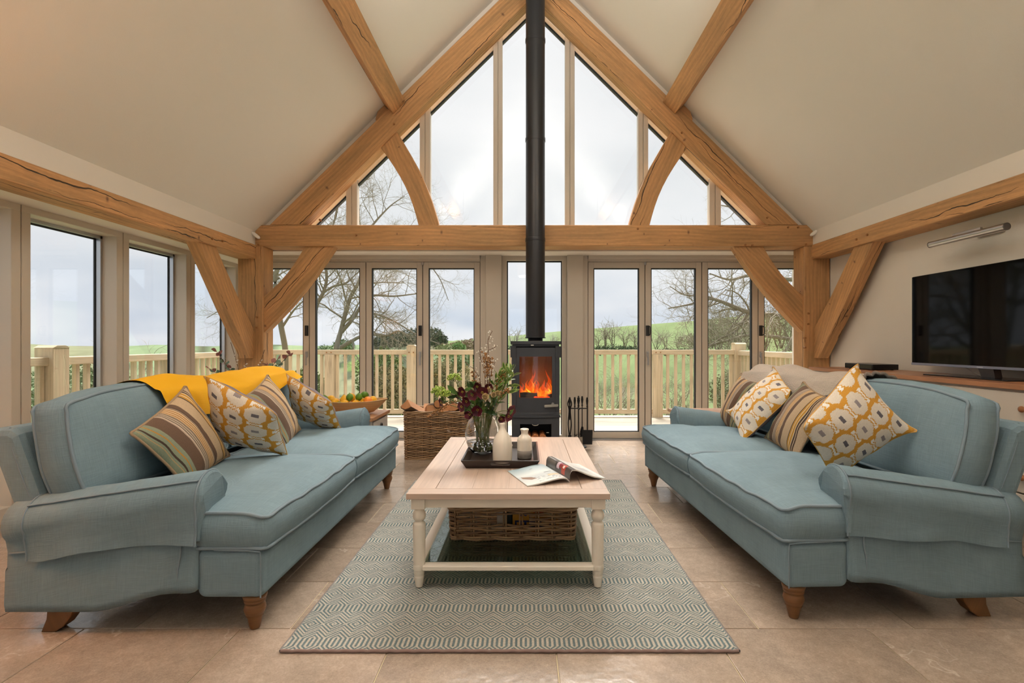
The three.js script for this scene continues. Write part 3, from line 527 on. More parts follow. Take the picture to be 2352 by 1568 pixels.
function scatter(label, kind, corners, th, opt = {}) {
  // corners p0 p1 p2 p3 go round the front; the print runs from p0 to p3
  const [p0, p1, p2, p3] = corners, N = 30, o = thing('scatter_cushion', label, 'cushion');
  const c = V().add(p0).add(p1).add(p2).add(p3).multiplyScalar(0.25);
  o.position.copy(c);
  let n = p1.clone().sub(p0).add(p2.clone().sub(p3)).cross(p3.clone().sub(p0).add(p2.clone().sub(p1))).normalize();
  const flip = n.dot(camera.position.clone().sub(c)) < 0; if (flip) n.negate();
  const e = opt.edge ?? 0.07, pin = (u, v) => { const U = 2 * u - 1, W = 2 * v - 1; return [0.5 + U / 2 * (1 - e * (1 - W * W)), 0.5 + W / 2 * (1 - e * (1 - U * U))]; };
  const sd = opt.seed ?? 1;
  const P = (u, v, s) => {
    const [a, b] = pin(u, v), U = Math.abs(2 * u - 1), W = Math.abs(2 * v - 1);
    const q = p0.clone().multiplyScalar((1 - a) * (1 - b)).addScaledVector(p1, a * (1 - b)).addScaledVector(p2, a * b).addScaledVector(p3, (1 - a) * b).sub(c);
    const body = Math.pow((1 - Math.pow(U, 2.2)) * (1 - Math.pow(W, 2.2)), 0.55);
    let T = th * body * (s > 0 ? 1 : 0.85);
    T += body * 0.012 * fbm3(u * 3 + sd, v * 3, s + sd * 2, 3) + 0.006 * Math.sin((u + v * 1.3) * 16 + sd) * Math.pow(body, 0.5) * smooth(0.5, 0.95, Math.max(U, W));
    q.addScaledVector(n, s * T);
    if (opt.chop) q.addScaledVector(n, s > 0 ? -opt.chop * Math.exp(-Math.pow((2 * u - 1) / 0.35, 2)) * smooth(0.3, -1, 2 * v - 1) : 0);
    if (opt.ears) q.addScaledVector(n, 0.03 * Math.pow(U * W, 6) * opt.ears);
    if (opt.bend) q.addScaledVector(n, opt.bend * (Math.pow(2 * u - 1, 2) + 0.5 * Math.pow(2 * v - 1, 2)));
    return q;
  };
  const face = s => {
    const pos = [], uv = [], idx = [];
    for (let j = 0; j <= N; j++) for (let i = 0; i <= N; i++) { const u = 0.5 - 0.5 * Math.cos(Math.PI * i / N), v = 0.5 - 0.5 * Math.cos(Math.PI * j / N), q = P(u, v, s); pos.push(q.x, q.y, q.z); const k = opt.scale ?? 1; uv.push(kind === 'ikat' ? (opt.u0 ?? 0.1) + u * 0.86 * k : u, kind === 'ikat' ? (opt.v0 ?? 0) + v * 0.93 * k : v); }
    const out = (s > 0) !== flip;
    for (let j = 0; j < N; j++) for (let i = 0; i < N; i++) { const a = j * (N + 1) + i, b = a + 1, d = a + N + 1, f = d + 1; out ? idx.push(a, b, f, a, f, d) : idx.push(a, f, b, a, d, f); }
    const g = new THREE.BufferGeometry(); g.setAttribute('position', new THREE.Float32BufferAttribute(pos, 3)); g.setAttribute('uv', new THREE.Float32BufferAttribute(uv, 2)); g.setIndex(idx); g.computeVertexNormals(); return g;
  };
  mesh('front_panel', face(1), kind === 'ikat' ? ikat : striped, o);
  mesh('back_panel', face(-1), kind === 'ikat' ? plainMauve : plainTaupe, o);
  const rim = []; for (let i = 0; i < 16; i++) rim.push([i / 16, 0]); for (let i = 0; i < 16; i++) rim.push([1, i / 16]); for (let i = 0; i < 16; i++) rim.push([1 - i / 16, 1]); for (let i = 0; i < 16; i++) rim.push([0, 1 - i / 16]);
  mesh('piping', tube(rim.map(([u, v]) => P(u, v, 1)), kind === 'ikat' ? 0.0025 : 0.0065, 6, 180, true), kind === 'ikat' ? mat('#d9a95a', 0.9) : cord, o);
  return o;
}
const Q = a => a.map(p => at(...p));
scatter('striped brown and green cushion propped at the near end of the mustard-throw sofa', 'stripe', Q([[300, 995, 2.22], [433, 1122, 2.38], [527, 1045, 2.78], [426, 887, 2.64]]), 0.075, { seed: 1 });
scatter('mustard ikat cushion leaning between two striped cushions on the mustard-throw sofa', 'ikat', Q([[473, 859, 2.70], [636, 945, 2.64], [664, 1046, 2.92], [486, 1008, 2.82]]), 0.085, { seed: 2, ears: 0.6 });
scatter('striped beige cushion behind the middle of the mustard-throw sofa', 'stripe', Q([[560, 912, 3.06], [655, 1034, 3.18], [690, 985, 3.60], [615, 861, 3.44]]), 0.07, { seed: 3 });
scatter('mustard ikat cushion beside the fruit bowl end of the mustard-throw sofa', 'ikat', Q([[657, 857, 3.68], [762, 925, 3.58], [788, 992, 3.86], [672, 957, 3.84]]), 0.08, { seed: 4, u0: 0.3, v0: 0.1 });
scatter('striped beige cushion at the far end of the knitted-throw sofa', 'stripe', Q([[1685, 993, 3.84], [1742, 880, 3.74], [1703, 857, 4.06], [1650, 965, 4.18]]), 0.07, { seed: 5 });
scatter('mustard ikat cushion with a pointed ear at the far end of the knitted-throw sofa', 'ikat', Q([[1785, 848, 3.52], [1826, 904, 3.20], [1706, 1018, 3.40], [1675, 948, 3.80]]), 0.085, { seed: 6, ears: 1.2, u0: 0.0, v0: 0.2 });
scatter('striped brown cushion wedged between ikat cushions on the knitted-throw sofa', 'stripe', Q([[1757, 1005, 3.40], [1846, 877, 3.20], [1905, 915, 2.86], [1830, 1056, 2.98]]), 0.075, { seed: 7 });
scatter('large mustard ikat cushion at the near end of the knitted-throw sofa', 'ikat', Q([[1960, 834, 2.42], [2094, 986, 2.36], [1910, 1100, 2.46], [1837, 978, 2.30]]), 0.085, { seed: 8, ears: 1.0, u0: 0.05, v0: 0.05 });

// ---------------------------------------------------------------- throws over the sofa backs
function drape(sofa, x0, x1, frontDrop, opts = {}) {
  const NX = 60, path = [], pos = [], uv = [], idx = [], lift = opts.lift ?? 0.012;
  const rows = x => {      // front hem, up the face, over the top, down behind
    const T = backTop(x) + 0.02 + lift, d = frontDrop(x), f = (x - x0) / (x1 - x0);
    const w = 0.016 * fbm3(x * 5, 1.3, opts.seed ?? 0, 3) + 0.007 * Math.sin(x * 13 + 3 * fbm3(x * 2, 4, 1, 2));
    return [[-0.705 + 0.22 * (0.17 - d) + lift + w * 2, T - d], [-0.722 + lift + w, T - d * 0.66], [-0.745 + lift + w, T - d * 0.34], [-0.772 + lift, T - 0.045], [-0.80, T - 0.008 + w], [-0.85, T + 0.006 + w], [-0.90, T - 0.004 + w], [-0.96 - lift, T - 0.05], [-1.06 - lift, T - 0.09], [-1.125 - lift, T - 0.16], [-1.14 - lift, T - 0.4]];
  };
  const curve = x => new THREE.CatmullRomCurve3(rows(x).map(([z, y]) => V(x, y, z)));
  const NY = 36;
  for (let i = 0; i <= NX; i++) { const x = lerp(x0, x1, i / NX), c = curve(x); for (let j = 0; j <= NY; j++) { const p = c.getPoint(j / NY); p.y += 0.010 * fbm3(x * 5, j * 0.15, 7 + (opts.seed ?? 0), 2); p.z += 0.012 * fbm3(x * 7 + j * 0.12, j * 0.1, 2, 2); p.x += opts.skew ? opts.skew * (1 - j / NY) : 0; pos.push(p.x, p.y, p.z); uv.push(x, j / NY * 0.75); } }
  for (let i = 0; i < NX; i++) for (let j = 0; j < NY; j++) { const a = i * (NY + 1) + j, b = a + 1, c = a + NY + 1, d = c + 1; idx.push(a, d, b, a, c, d); }
  const g = new THREE.BufferGeometry(); g.setAttribute('position', new THREE.Float32BufferAttribute(pos, 3)); g.setAttribute('uv', new THREE.Float32BufferAttribute(uv, 2)); g.setIndex(idx); g.computeVertexNormals();
  g.applyMatrix4(sofa.matrixWorld);
  return { g, edge: i => Array.from({ length: NY + 1 }, (_, j) => { const k = (i * (NY + 1) + j) * 3; return V(pos[k], pos[k + 1], pos[k + 2]).applyMatrix4(sofa.matrixWorld); }) };
}
const woolYellow = mat('#ecb012', 0.95, { bumpMap: linenBump, bumpScale: 0.001 });
{
  const d = drape(sofaL, -0.62, 0.80, x => 0.17 + 0.05 * Math.sin((x + 0.6) * 3.1) - 0.05 * smooth(0.2, 0.8, x), { seed: 3, skew: 0.10 });
  single('yellow_throw', d.g, woolYellow, 'mustard yellow wool throw draped over the sofa back', 'throw');
}
{
  const knitTex = texture(512, 512, (u, v) => { const a = Math.floor(u * 16), b = Math.floor(v * 32), fu = u * 16 - a, fv = v * 32 - b, o = ((a + b) & 1), h = Math.sin(Math.PI * fu) * Math.sin(Math.PI * fv), s = 0.55 + 0.45 * Math.pow(h, 0.6) * (o ? 1 : 0.86); return [s, s, s]; }, [0.32, 0.32], false);
  const knit = mat('#cfc1b3', 0.95, { bumpMap: knitTex, bumpScale: 0.012 });
  const d = drape(sofaR, -0.80, 0.40, x => 0.12 + 0.06 * Math.sin((x + 0.9) * 2.6), { seed: 9, lift: 0.02, skew: -0.06 });
  const t = thing('knitted_throw', 'beige cable-knit throw draped over the sofa back', 'throw');
  mesh('knitted_panel', d.g, knit, t);
  const e = d.edge(60);
  for (let k = 0; k < 3; k++) mesh('ribbed_edge', tube(e.filter((_, j) => j < 30).map((p, j) => p.clone().add(V(0.004 * Math.sin(j * 1.9 + k), 0.004 + 0.006 * Math.sin(j * 2.1 + k * 1.3), 0.012 * k))), 0.007, 6, 90), knit, t);
}

// ---------------------------------------------------------------- rug
{
  const x0 = -0.884, x1 = 0.772, d0 = 1.888, d1 = 4.226, cw = 0.089, ch = 0.25;
  const rugAt = (x, y) => {          // metres; elongated hexagons in columns, diamonds between, ringed by parallel lines
    const fx = x / cw - Math.round(x / cw), fy = y / ch - Math.round(y / ch), ox = Math.abs(fx * cw), oy = Math.abs(fy * ch);
    const gx = x / cw - 0.5 - Math.round(x / cw - 0.5), gy = y / ch - 0.5 - Math.round(y / ch - 0.5), qx = Math.abs(gx * cw), qy = Math.abs(gy * ch);
    const d1 = ox + Math.max(0, oy - 0.026) * 0.95, d2 = qx + qy * 0.95, per = 0.0178;
    const e = d1 / per, f = d2 / per;
    const k = d1 < d2 ? Math.cos(e * 6.283) : Math.cos(f * 6.283);
    return k;
  };
  const W = 1424, Hh = 1000;
  const tex = texture(W, Hh, (u, v) => { const th = 0.0028 * (vnoise(u * 356, v * 125, 356, 125, 3) - 0.5), x = u * 0.712, y = v * 0.5 + th * 0.6, k = smooth(-0.25, 0.25, rugAt(x, y) - 0.1), t = 0.90 + 0.20 * (vnoise(u * 356, v * 250, 356, 250, 6) - 0.5) + 0.10 * Math.sin(v * 0.5 / 0.004 * 6.283) * 0.5, s = 0.94 + 0.12 * vf(u, v, 8, 6, 3, 77); return [lerp(0.765, 0.43, k) * t * s, lerp(0.74, 0.495, k) * t * s, lerp(0.69, 0.505, k) * t * s]; }, [0.712, 0.5]);
  const bump = texture(712, 500, (u, v) => { const k = smooth(-0.4, 0.4, rugAt(u * 0.712, v * 0.5)), h = 0.45 + 0.35 * (1 - k) + 0.2 * Math.sin(v * 0.5 / 0.004 * 6.283) * 0.5; return [h, h, h]; }, [0.712, 0.5], false);
  const o = thing('rug', 'flat-woven grey-blue and cream rug with hexagons and diamonds under the coffee table', 'rug', V((x0 + x1) / 2, 0, -(d0 + d1) / 2));
  const w = x1 - x0, l = d1 - d0, NX = 60, NZ = 80, g = new THREE.PlaneGeometry(w, l, NX, NZ); g.rotateX(-Math.PI / 2);
  const p = g.attributes.position, uv = g.attributes.uv;
  for (let i = 0; i < p.count; i++) { const x = p.getX(i), z = p.getZ(i); p.setY(i, 0.011 + 0.0012 * fbm3(x * 2, 1, z * 2, 2)); uv.setXY(i, x + 0.03, -z + 0.12); if (Math.abs(Math.abs(x) - w / 2) < 1e-4) p.setX(i, x + 0.004 * fbm3(z * 5, 3, x, 2)); }
  g.computeVertexNormals();
  mesh('woven_face', g, pmat('#ffffff', 0.95, { map: tex, bumpMap: bump, bumpScale: 0.004, specularIntensity: 0.2 }), o);
  const edge = mat('#7d7a78', 0.95), ru = mat('#857069', 0.95);
  for (const s of [-1, 1]) { mesh('bound_end', tube(Array.from({ length: 80 }, (_, i) => V(lerp(-w / 2, w / 2, i / 79), 0.0065 + 0.0012 * Math.sin(i * 2.4), s * l / 2)), 0.0062, 6, 240), s > 0 ? ru : edge, o); mesh('bound_side', tube(Array.from({ length: 80 }, (_, i) => V(s * w / 2 + 0.001 * Math.sin(i * 2), 0.0065, lerp(-l / 2, l / 2, i / 79))), 0.006, 6, 200), edge, o); }
}

// ---------------------------------------------------------------- coffee table
const TT = 0.448;      // height of the table top
const creamPaint = mat('#e9dfd0', 0.5);
const paleOak = mat('#d6bfb1', 0.33, { map: grainTex });
{
  const x0 = -0.531, x1 = 0.380, f = -2.325, b = -3.728, cx = (x0 + x1) / 2, o = thing('coffee_table', 'rectangular coffee table with pale oak top, cream turned legs and glass shelf', 'table', V(cx, 0, (f + b) / 2));
  const hw = (x1 - x0) / 2, hl = (f - b) / 2, t = 0.026, g = 0.0015, eb = 0.085, sb = 0.118;
  const top = (a, c, z0, z1, dir) => mesh('top_board', box(a + g / 2, c - g / 2, TT - t, TT, z0 + g / 2, z1 - g / 2, 0.002, dir), paleOak, o);
  top(-hw, hw, hl - eb, hl, X); top(-hw, hw, -hl, -hl + eb, X);
  top(-hw, -hw + sb, -hl + eb, hl - eb, Z); top(hw - sb, hw, -hl + eb, hl - eb, Z);
  const iw = (2 * hw - 2 * sb) / 4; for (let i = 0; i < 4; i++) mesh('top_board', box(-hw + sb + i * iw + (i ? 0.0002 : g), -hw + sb + (i + 1) * iw - (i < 3 ? 0.0002 : g), TT - t, TT, -hl + eb + g, hl - eb - g, 0.0006, Z), paleOak, o);
  mesh('top_batten', box(-hw + 0.06, hw - 0.06, TT - t - 0.012, TT - t + 0.004, -hl + 0.06, hl - 0.06, 0), creamPaint, o);
  const lx = hw - 0.05, lz = hl - 0.05, prof = [[0, 0], [0.0155, 0], [0.0165, 0.004], [0.0225, 0.044], [0.0235, 0.050], [0.0195, 0.053], [0.0235, 0.058], [0.024, 0.073], [0.0245, 0.078], [0.0275, 0.080], [0.0275, 0.098], [0.0262, 0.101], [0.0262, 0.104], [0.0285, 0.27], [0.0290, 0.283], [0.0265, 0.290], [0.020, 0.2945], [0.0195, 0.300], [0.0265, 0.308], [0.0300, 0.322], [0.0275, 0.338], [0.0215, 0.347], [0.0205, 0.352], [0.0245, 0.357], [0.0275, 0.362], [0, 0.362]].map(([r, y]) => [r, y]);
  const lg = lathe(prof, 28);
  for (const sx of [-1, 1]) for (const sz of [-1, 1]) {
    const l = mesh('leg', lg, creamPaint, o); l.position.set(sx * lx, 0.014, sz * lz);
    mesh('leg_block', box(-0.031, 0.031, 0.358, TT - t - 0.014, -0.031, 0.031, 0.002), creamPaint, l);
    mesh('foot_pad', rod(V(0, -0.014, 0), V(0, 0.001, 0), 0.012, 0.013, 12), blackIron, l);
  }
  for (const s of [-1, 1]) { mesh('apron', box(-lx + 0.03, lx - 0.03, 0.377, TT - t, s * (lz + 0.012) - 0.009, s * (lz + 0.012) + 0.009, 0.002), creamPaint, o); mesh('apron', box(s * (lx + 0.012) - 0.009, s * (lx + 0.012) + 0.009, 0.377, TT - t, -lz + 0.03, lz - 0.03, 0.002), creamPaint, o); }
  const sy0 = 0.096, sy1 = 0.116, fr = 0.052;
  for (const s of [-1, 1]) { mesh('shelf_rail', box(-lx + 0.02, lx - 0.02, sy0, sy1, s * (lz + 0.004) - fr / 2, s * (lz + 0.004) + fr / 2, 0.003), creamPaint, o); mesh('shelf_rail', box(s * (lx + 0.004) - fr / 2, s * (lx + 0.004) + fr / 2, sy0, sy1, -lz + 0.02, lz - 0.02, 0.003), creamPaint, o); }
  const gl = pmat('#cfe0d8', 0.0, { transmission: 1, thickness: 0, ior: 1.5 });
  mesh('glass_shelf', box(-lx + 0.018, lx - 0.018, 0.1125, 0.1185, -lz + 0.018, lz - 0.018, 0.001), gl, o);
}

// ---------------------------------------------------------------- on the table
const ceramic = pmat('#f1e6d6', 0.25, { clearcoat: 0.5, clearcoatRoughness: 0.12 });
const bareClay = mat('#7f7770', 0.85);
const trayY = TT + 0.01;
{
  const o = thing('tray', 'dark wooden tray with flared sides and cut-out handles on the coffee table', 'tray', V(-0.132, TT, -3.045));
  const dark = mat('#3a2e2a', 0.32, { map: grainTex }), bw = 0.184, bl = 0.245, rw = 0.21, rl = 0.272, h = 0.046, t = 0.009;
  mesh('tray_base', box(-bw, bw, 0.001, 0.010, -bl, bl, 0.002, Z), dark, o);
  for (const s of [-1, 1]) {
    const q = (A, B, C, D, E, G2, H2, I2) => { const pos = [A, B, C, D, E, G2, H2, I2], gg = new THREE.BufferGeometry(); const f = [[0, 1, 2, 3], [7, 6, 5, 4], [0, 4, 5, 1], [1, 5, 6, 2], [2, 6, 7, 3], [3, 7, 4, 0]], p = []; for (const [a, b, c, d] of f) for (const k of [a, b, c, a, c, d]) p.push(pos[k].x, pos[k].y, pos[k].z); gg.setAttribute('position', new THREE.Float32BufferAttribute(p, 3)); gg.computeVertexNormals(); return metricUV(gg, X); };
    const side = q(V(s * bw, 0, bl), V(s * bw, 0, -bl), V(s * rw, h, -rl), V(s * rw, h, rl), V(s * (bw - t), 0.004, bl), V(s * (bw - t), 0.004, -bl), V(s * (rw - t), h, -rl), V(s * (rw - t), h, rl)); if (s < 0) { flipWinding(side); side.computeVertexNormals(); }
    mesh('tray_side', side, dark, o);
    // ends: outline with a slot for the hand
    const sl = []; for (let i = 0; i <= 16; i++) { const a = Math.PI / 2 + Math.PI * i / 16; sl.push([-0.045 + 0.008 * Math.cos(a), 0.026 + 0.008 * Math.sin(a)]); } for (let i = 0; i <= 16; i++) { const a = -Math.PI / 2 + Math.PI * i / 16; sl.push([0.045 + 0.008 * Math.cos(a), 0.026 + 0.008 * Math.sin(a)]); }
    const ew = extr([[-bw, 0], [bw, 0], [rw, h], [-rw, h]], t, 0.0015, X, sl); { const p = ew.attributes.position; for (let i = 0; i < p.count; i++) p.setZ(i, p.getZ(i) + (p.getY(i) / h) * (rl - bl)); } ew.computeVertexNormals(); ew.translate(0, 0, bl - t); if (s < 0) ew.rotateY(Math.PI);
    mesh('tray_end', ew, dark, o);
  }
}
{
  const b1 = thing('ceramic_bottle', 'tall cream glazed bottle with a narrow neck on the dark tray', 'bottle', V(-0.126, trayY + 0.001, -2.905), 'cream bottles on the tray');
  mesh('body', lathe([[0, 0], [0.05, 0], [0.053, 0.004], [0.0545, 0.03], [0.0545, 0.095], [0.050, 0.122], [0.038, 0.148], [0.022, 0.172], [0.016, 0.184], [0.0145, 0.196], [0.0165, 0.208], [0.0175, 0.212], [0.0150, 0.214], [0.0125, 0.210], [0.0115, 0.19], [0.0, 0.18]], 40), ceramic, b1);
  const b2 = thing('ceramic_bottle', 'short cream bottle with an unglazed grey base on the dark tray', 'bottle', V(-0.003, trayY + 0.001, -3.0), 'cream bottles on the tray');
  mesh('glazed_body', lathe([[0.0425, 0.046], [0.0425, 0.100], [0.040, 0.114], [0.031, 0.126], [0.0215, 0.134], [0.0195, 0.142], [0.0205, 0.154], [0.0245, 0.162], [0.025, 0.166], [0.0225, 0.168], [0.0185, 0.164], [0.016, 0.145], [0, 0.14]], 40), ceramic, b2);
  mesh('unglazed_base', lathe([[0, 0], [0.039, 0], [0.0415, 0.004], [0.0422, 0.02], [0.0424, 0.0462], [0, 0.0462]], 40), bareClay, b2);
}
{ // open magazine
  const o = thing('magazine', 'open magazine with a seascape photograph lying on the coffee table', 'magazine', V(0.2135, TT, -2.512));
  o.rotation.y = Math.atan2(-0.34, 0.94) * -1 + Math.PI * 0;        // spine along local -z
  const page = canvasTexture(512, 640, (c, W, H) => {
    const gr = c.createLinearGradient(0, 0, 0, H); gr.addColorStop(0, '#9fb6c0'); gr.addColorStop(0.45, '#dfe4e4'); gr.addColorStop(0.6, '#c6cdcf'); gr.addColorStop(1, '#e8e6e2'); c.fillStyle = gr; c.fillRect(0, 0, W, H);
    c.fillStyle = '#8a6a58'; c.beginPath(); c.moveTo(40, 330); c.lineTo(150, 390); c.lineTo(190, 470); c.lineTo(120, 480); c.lineTo(40, 400); c.fill();
    c.fillStyle = '#4c5a66'; for (let i = 0; i < 40; i++) { c.globalAlpha = 0.5; c.fillRect(160 + rnd() * 300, 420 + rnd() * 170, 6 + rnd() * 40, 4 + rnd() * 14); }
    c.globalAlpha = 1; c.fillStyle = '#f2efe8'; for (let i = 0; i < 22; i++) c.fillRect(160 + rnd() * 260, 440 + rnd() * 150, 10 + rnd() * 30, 4 + rnd() * 8);
    c.fillStyle = '#d9c6a4'; c.fillRect(330, 430, 140, 60); c.fillStyle = '#3d4a52'; c.fillRect(230, 120, 30, 6); c.fillRect(250, 112, 26, 8); c.fillStyle = '#5d7076'; c.fillRect(330, 330, 90, 18);
  });
  const page2 = canvasTexture(512, 640, (c, W, H) => {
    c.fillStyle = '#e3e2df'; c.fillRect(0, 0, W, H);
    c.fillStyle = '#4a423f'; c.fillRect(0, 0, 150, H); c.fillStyle = '#6f6a66'; c.fillRect(10, 0, 60, 250); c.fillStyle = '#8c8a88'; c.fillRect(80, 0, 40, 210); c.fillStyle = '#d5bcc6'; c.fillRect(20, 290, 110, 70); c.fillStyle = '#8c2f3c'; c.fillRect(30, 350, 100, 60); c.fillStyle = '#b8432a'; c.fillRect(10, 420, 120, 90); c.fillStyle = '#e9e4e0'; c.fillRect(40, 440, 40, 40);
    c.fillStyle = '#9a9a9a'; for (let i = 0; i < 26; i++) c.fillRect(190, 60 + i * 20, 240 + rnd() * 50, 5); c.fillStyle = '#777'; c.fillRect(180, 20, 200, 18); c.fillStyle = '#b4b4b8'; c.fillRect(300, 250, 150, 150);
  });
  const paper = mat('#dedad4', 0.5), L = 0.30;
  const prof = side => { const pts = []; for (let i = 0; i <= 20; i++) { const t = i / 20; pts.push(side < 0 ? [-0.215 * t, 0.004 + 0.030 * Math.sin(Math.PI * Math.pow(t, 0.55)) * (1 - t * 0.75) * 0.75 + 0.004 * (1 - t)] : [-0.012 * Math.sin(Math.PI * t) * (t < 0.3 ? 1 : 0.5) + 0.195 * Math.pow(t, 1.25), 0.004 + 0.062 * Math.pow(Math.sin(Math.PI * Math.pow(t, 0.5)), 1.2) * (1 - 0.45 * t)]); } return pts; };
  for (const [s, tx] of [[-1, page], [1, page2]]) {
    const pr = prof(s), top = pr.map(([x, y]) => [x, y]);
    for (const [k, name, m] of [[0, 'page_block', paper], [1, 'printed_page', mat('#ffffff', 0.28, { map: tx })]]) {
      const pos = [], uv = [], idx = [], n = top.length;
      const th = k ? 0.0006 : 0.0; const lay = k ? [0.0012] : [0.0, -0.0035];
      if (k) { for (let i = 0; i < n; i++) for (let j = 0; j <= 10; j++) { pos.push(top[i][0], top[i][1] + 0.0012 - (j / 10) * (s > 0 ? -0.004 : 0.0), -L * j / 10); uv.push(s < 0 ? 1 - i / (n - 1) : i / (n - 1), 1 - (1 - j / 10) * 1); } for (let i = 0; i < n - 1; i++) for (let j = 0; j < 10; j++) { const a = i * 11 + j, b = a + 1, c = a + 11, d = c + 1; s > 0 ? idx.push(a, c, d, a, d, b) : idx.push(a, d, c, a, b, d); } }
      else { const out = [...top.map(([x, y]) => [x, y]), ...top.slice().reverse().map(([x, y]) => [x, Math.max(0.0008, y - 0.0045)])]; const sh = extr(s < 0 ? out : out, L, 0.0001); sh.translate(0, 0, -L); mesh(name, sh, m, o); continue; }
      const g = new THREE.BufferGeometry(); g.setAttribute('position', new THREE.Float32BufferAttribute(pos, 3)); g.setAttribute('uv', new THREE.Float32BufferAttribute(uv, 2)); g.setIndex(idx); g.computeVertexNormals(); mesh(name, g, m, o);
    }
  }
}

// ---------------------------------------------------------------- wicker baskets
const willow = ['#9a7a58', '#8a6b4c', '#a98a68', '#7d6248'].map(c => mat(c, 0.6));
function wicker(o, w, l, h, r, { rows, stakes, sr, mats, gap = null, flare = 0, rim = 3, pitch }) {
  // stakes stand round a rounded rectangle, strands run in and out between them
  const per = 2 * (w + l) - 8 * r + 2 * Math.PI * r;
  const path = s => { s = ((s % per) + per) % per; const segs = [[w - 2 * r, V(-w / 2 + r, 0, l / 2), V(1, 0, 0), V(0, 0, 1)], [Math.PI * r / 2, 'c', w / 2 - r, l / 2 - r, Math.PI / 2], [l - 2 * r, V(w / 2, 0, l / 2 - r), V(0, 0, -1), V(1, 0, 0)], [Math.PI * r / 2, 'c', w / 2 - r, -l / 2 + r, 0], [w - 2 * r, V(w / 2 - r, 0, -l / 2), V(-1, 0, 0), V(0, 0, -1)], [Math.PI * r / 2, 'c', -w / 2 + r, -l / 2 + r, -Math.PI / 2], [l - 2 * r, V(-w / 2, 0, -l / 2 + r), V(0, 0, 1), V(-1, 0, 0)], [Math.PI * r / 2, 'c', -w / 2 + r, l / 2 - r, -Math.PI]]; for (const q of segs) { if (s <= q[0]) { if (q[1] === 'c') { const a = q[4] - s / r, n = V(Math.cos(a), 0, Math.sin(a)); return [V(q[2], 0, q[3]).addScaledVector(n, r), n]; } return [q[1].clone().addScaledVector(q[2], s), q[3]]; } s -= q[0]; } return [V(-w / 2 + r, 0, l / 2), V(0, 0, 1)]; };
  const n = stakes - (stakes % 2 ? 1 : 0) + 1;          // an odd number, so that each round alternates
  for (let i = 0; i < n; i++) { const [p, q] = path(per * i / n); for (const k of [-0.5, 0.5]) { const b = p.clone().addScaledVector(V(q.z, 0, -q.x), k * sr * 2.2); mesh('stake', rod(b, b.clone().addScaledVector(q, flare * h).setY(h * 0.98), sr * 0.8, sr * 0.8, 5), mats[(i + (k > 0)) % 4], o); } }
  for (let k = 0; k < rows; k++) {
    const y = sr + pitch * k, pts = [], ph = (k % 2) * Math.PI, fl = flare * y, spans = [];
    const N = n * 4, jit = rr(-1, 1);
    let cur = [];
    for (let i = 0; i <= N; i++) { const s = per * i / N, [p, q] = path(s), inGap = gap && y > gap[0] && y < gap[1] && Math.abs(p.x) < gap[2] && p.z > 0; if (inGap) { if (cur.length > 2) spans.push(cur); cur = []; continue; } cur.push(p.clone().addScaledVector(q, fl + sr * 1.25 * Math.cos(i / 4 * Math.PI + ph)).setY(y + 0.0016 * Math.sin(i * 0.7 + k) + 0.001 * jit)); }
    if (cur.length > 2) spans.push(cur);
    for (const c of spans) mesh('willow_strand', tube(c, sr * rr(0.85, 1.08), 5, c.length * 2), mats[Math.floor(rnd() * 4)], o);
  }
  for (let k = 0; k < rim; k++) { const N = n * 3, pts = Array.from({ length: N }, (_, i) => { const [p, q] = path(per * i / N), a = i / 3 * 1.1 + k * 6.283 / rim; return p.clone().addScaledVector(q, flare * h + sr * 1.3 * Math.cos(a)).setY(h + sr * 1.3 * Math.sin(a)); }); mesh('rim_braid', tube(pts, sr * 1.15, 5, N * 2, true), mats[k % 4], o); const pb = pts.map((p, i) => { const [q] = path(per * i / N); return q.clone().setY(sr * 1.0 + sr * 0.5 * Math.sin(i + k)); }); if (k < 2) mesh('foot_braid', tube(pb, sr * 1.3, 5, N * 2, true), mats[(k + 1) % 4], o); }
  mesh('basket_floor', box(-w / 2 + 0.01, w / 2 - 0.01, 0.004, 0.012, -l / 2 + 0.01, l / 2 - 0.01, 0.002), mats[1], o);
}
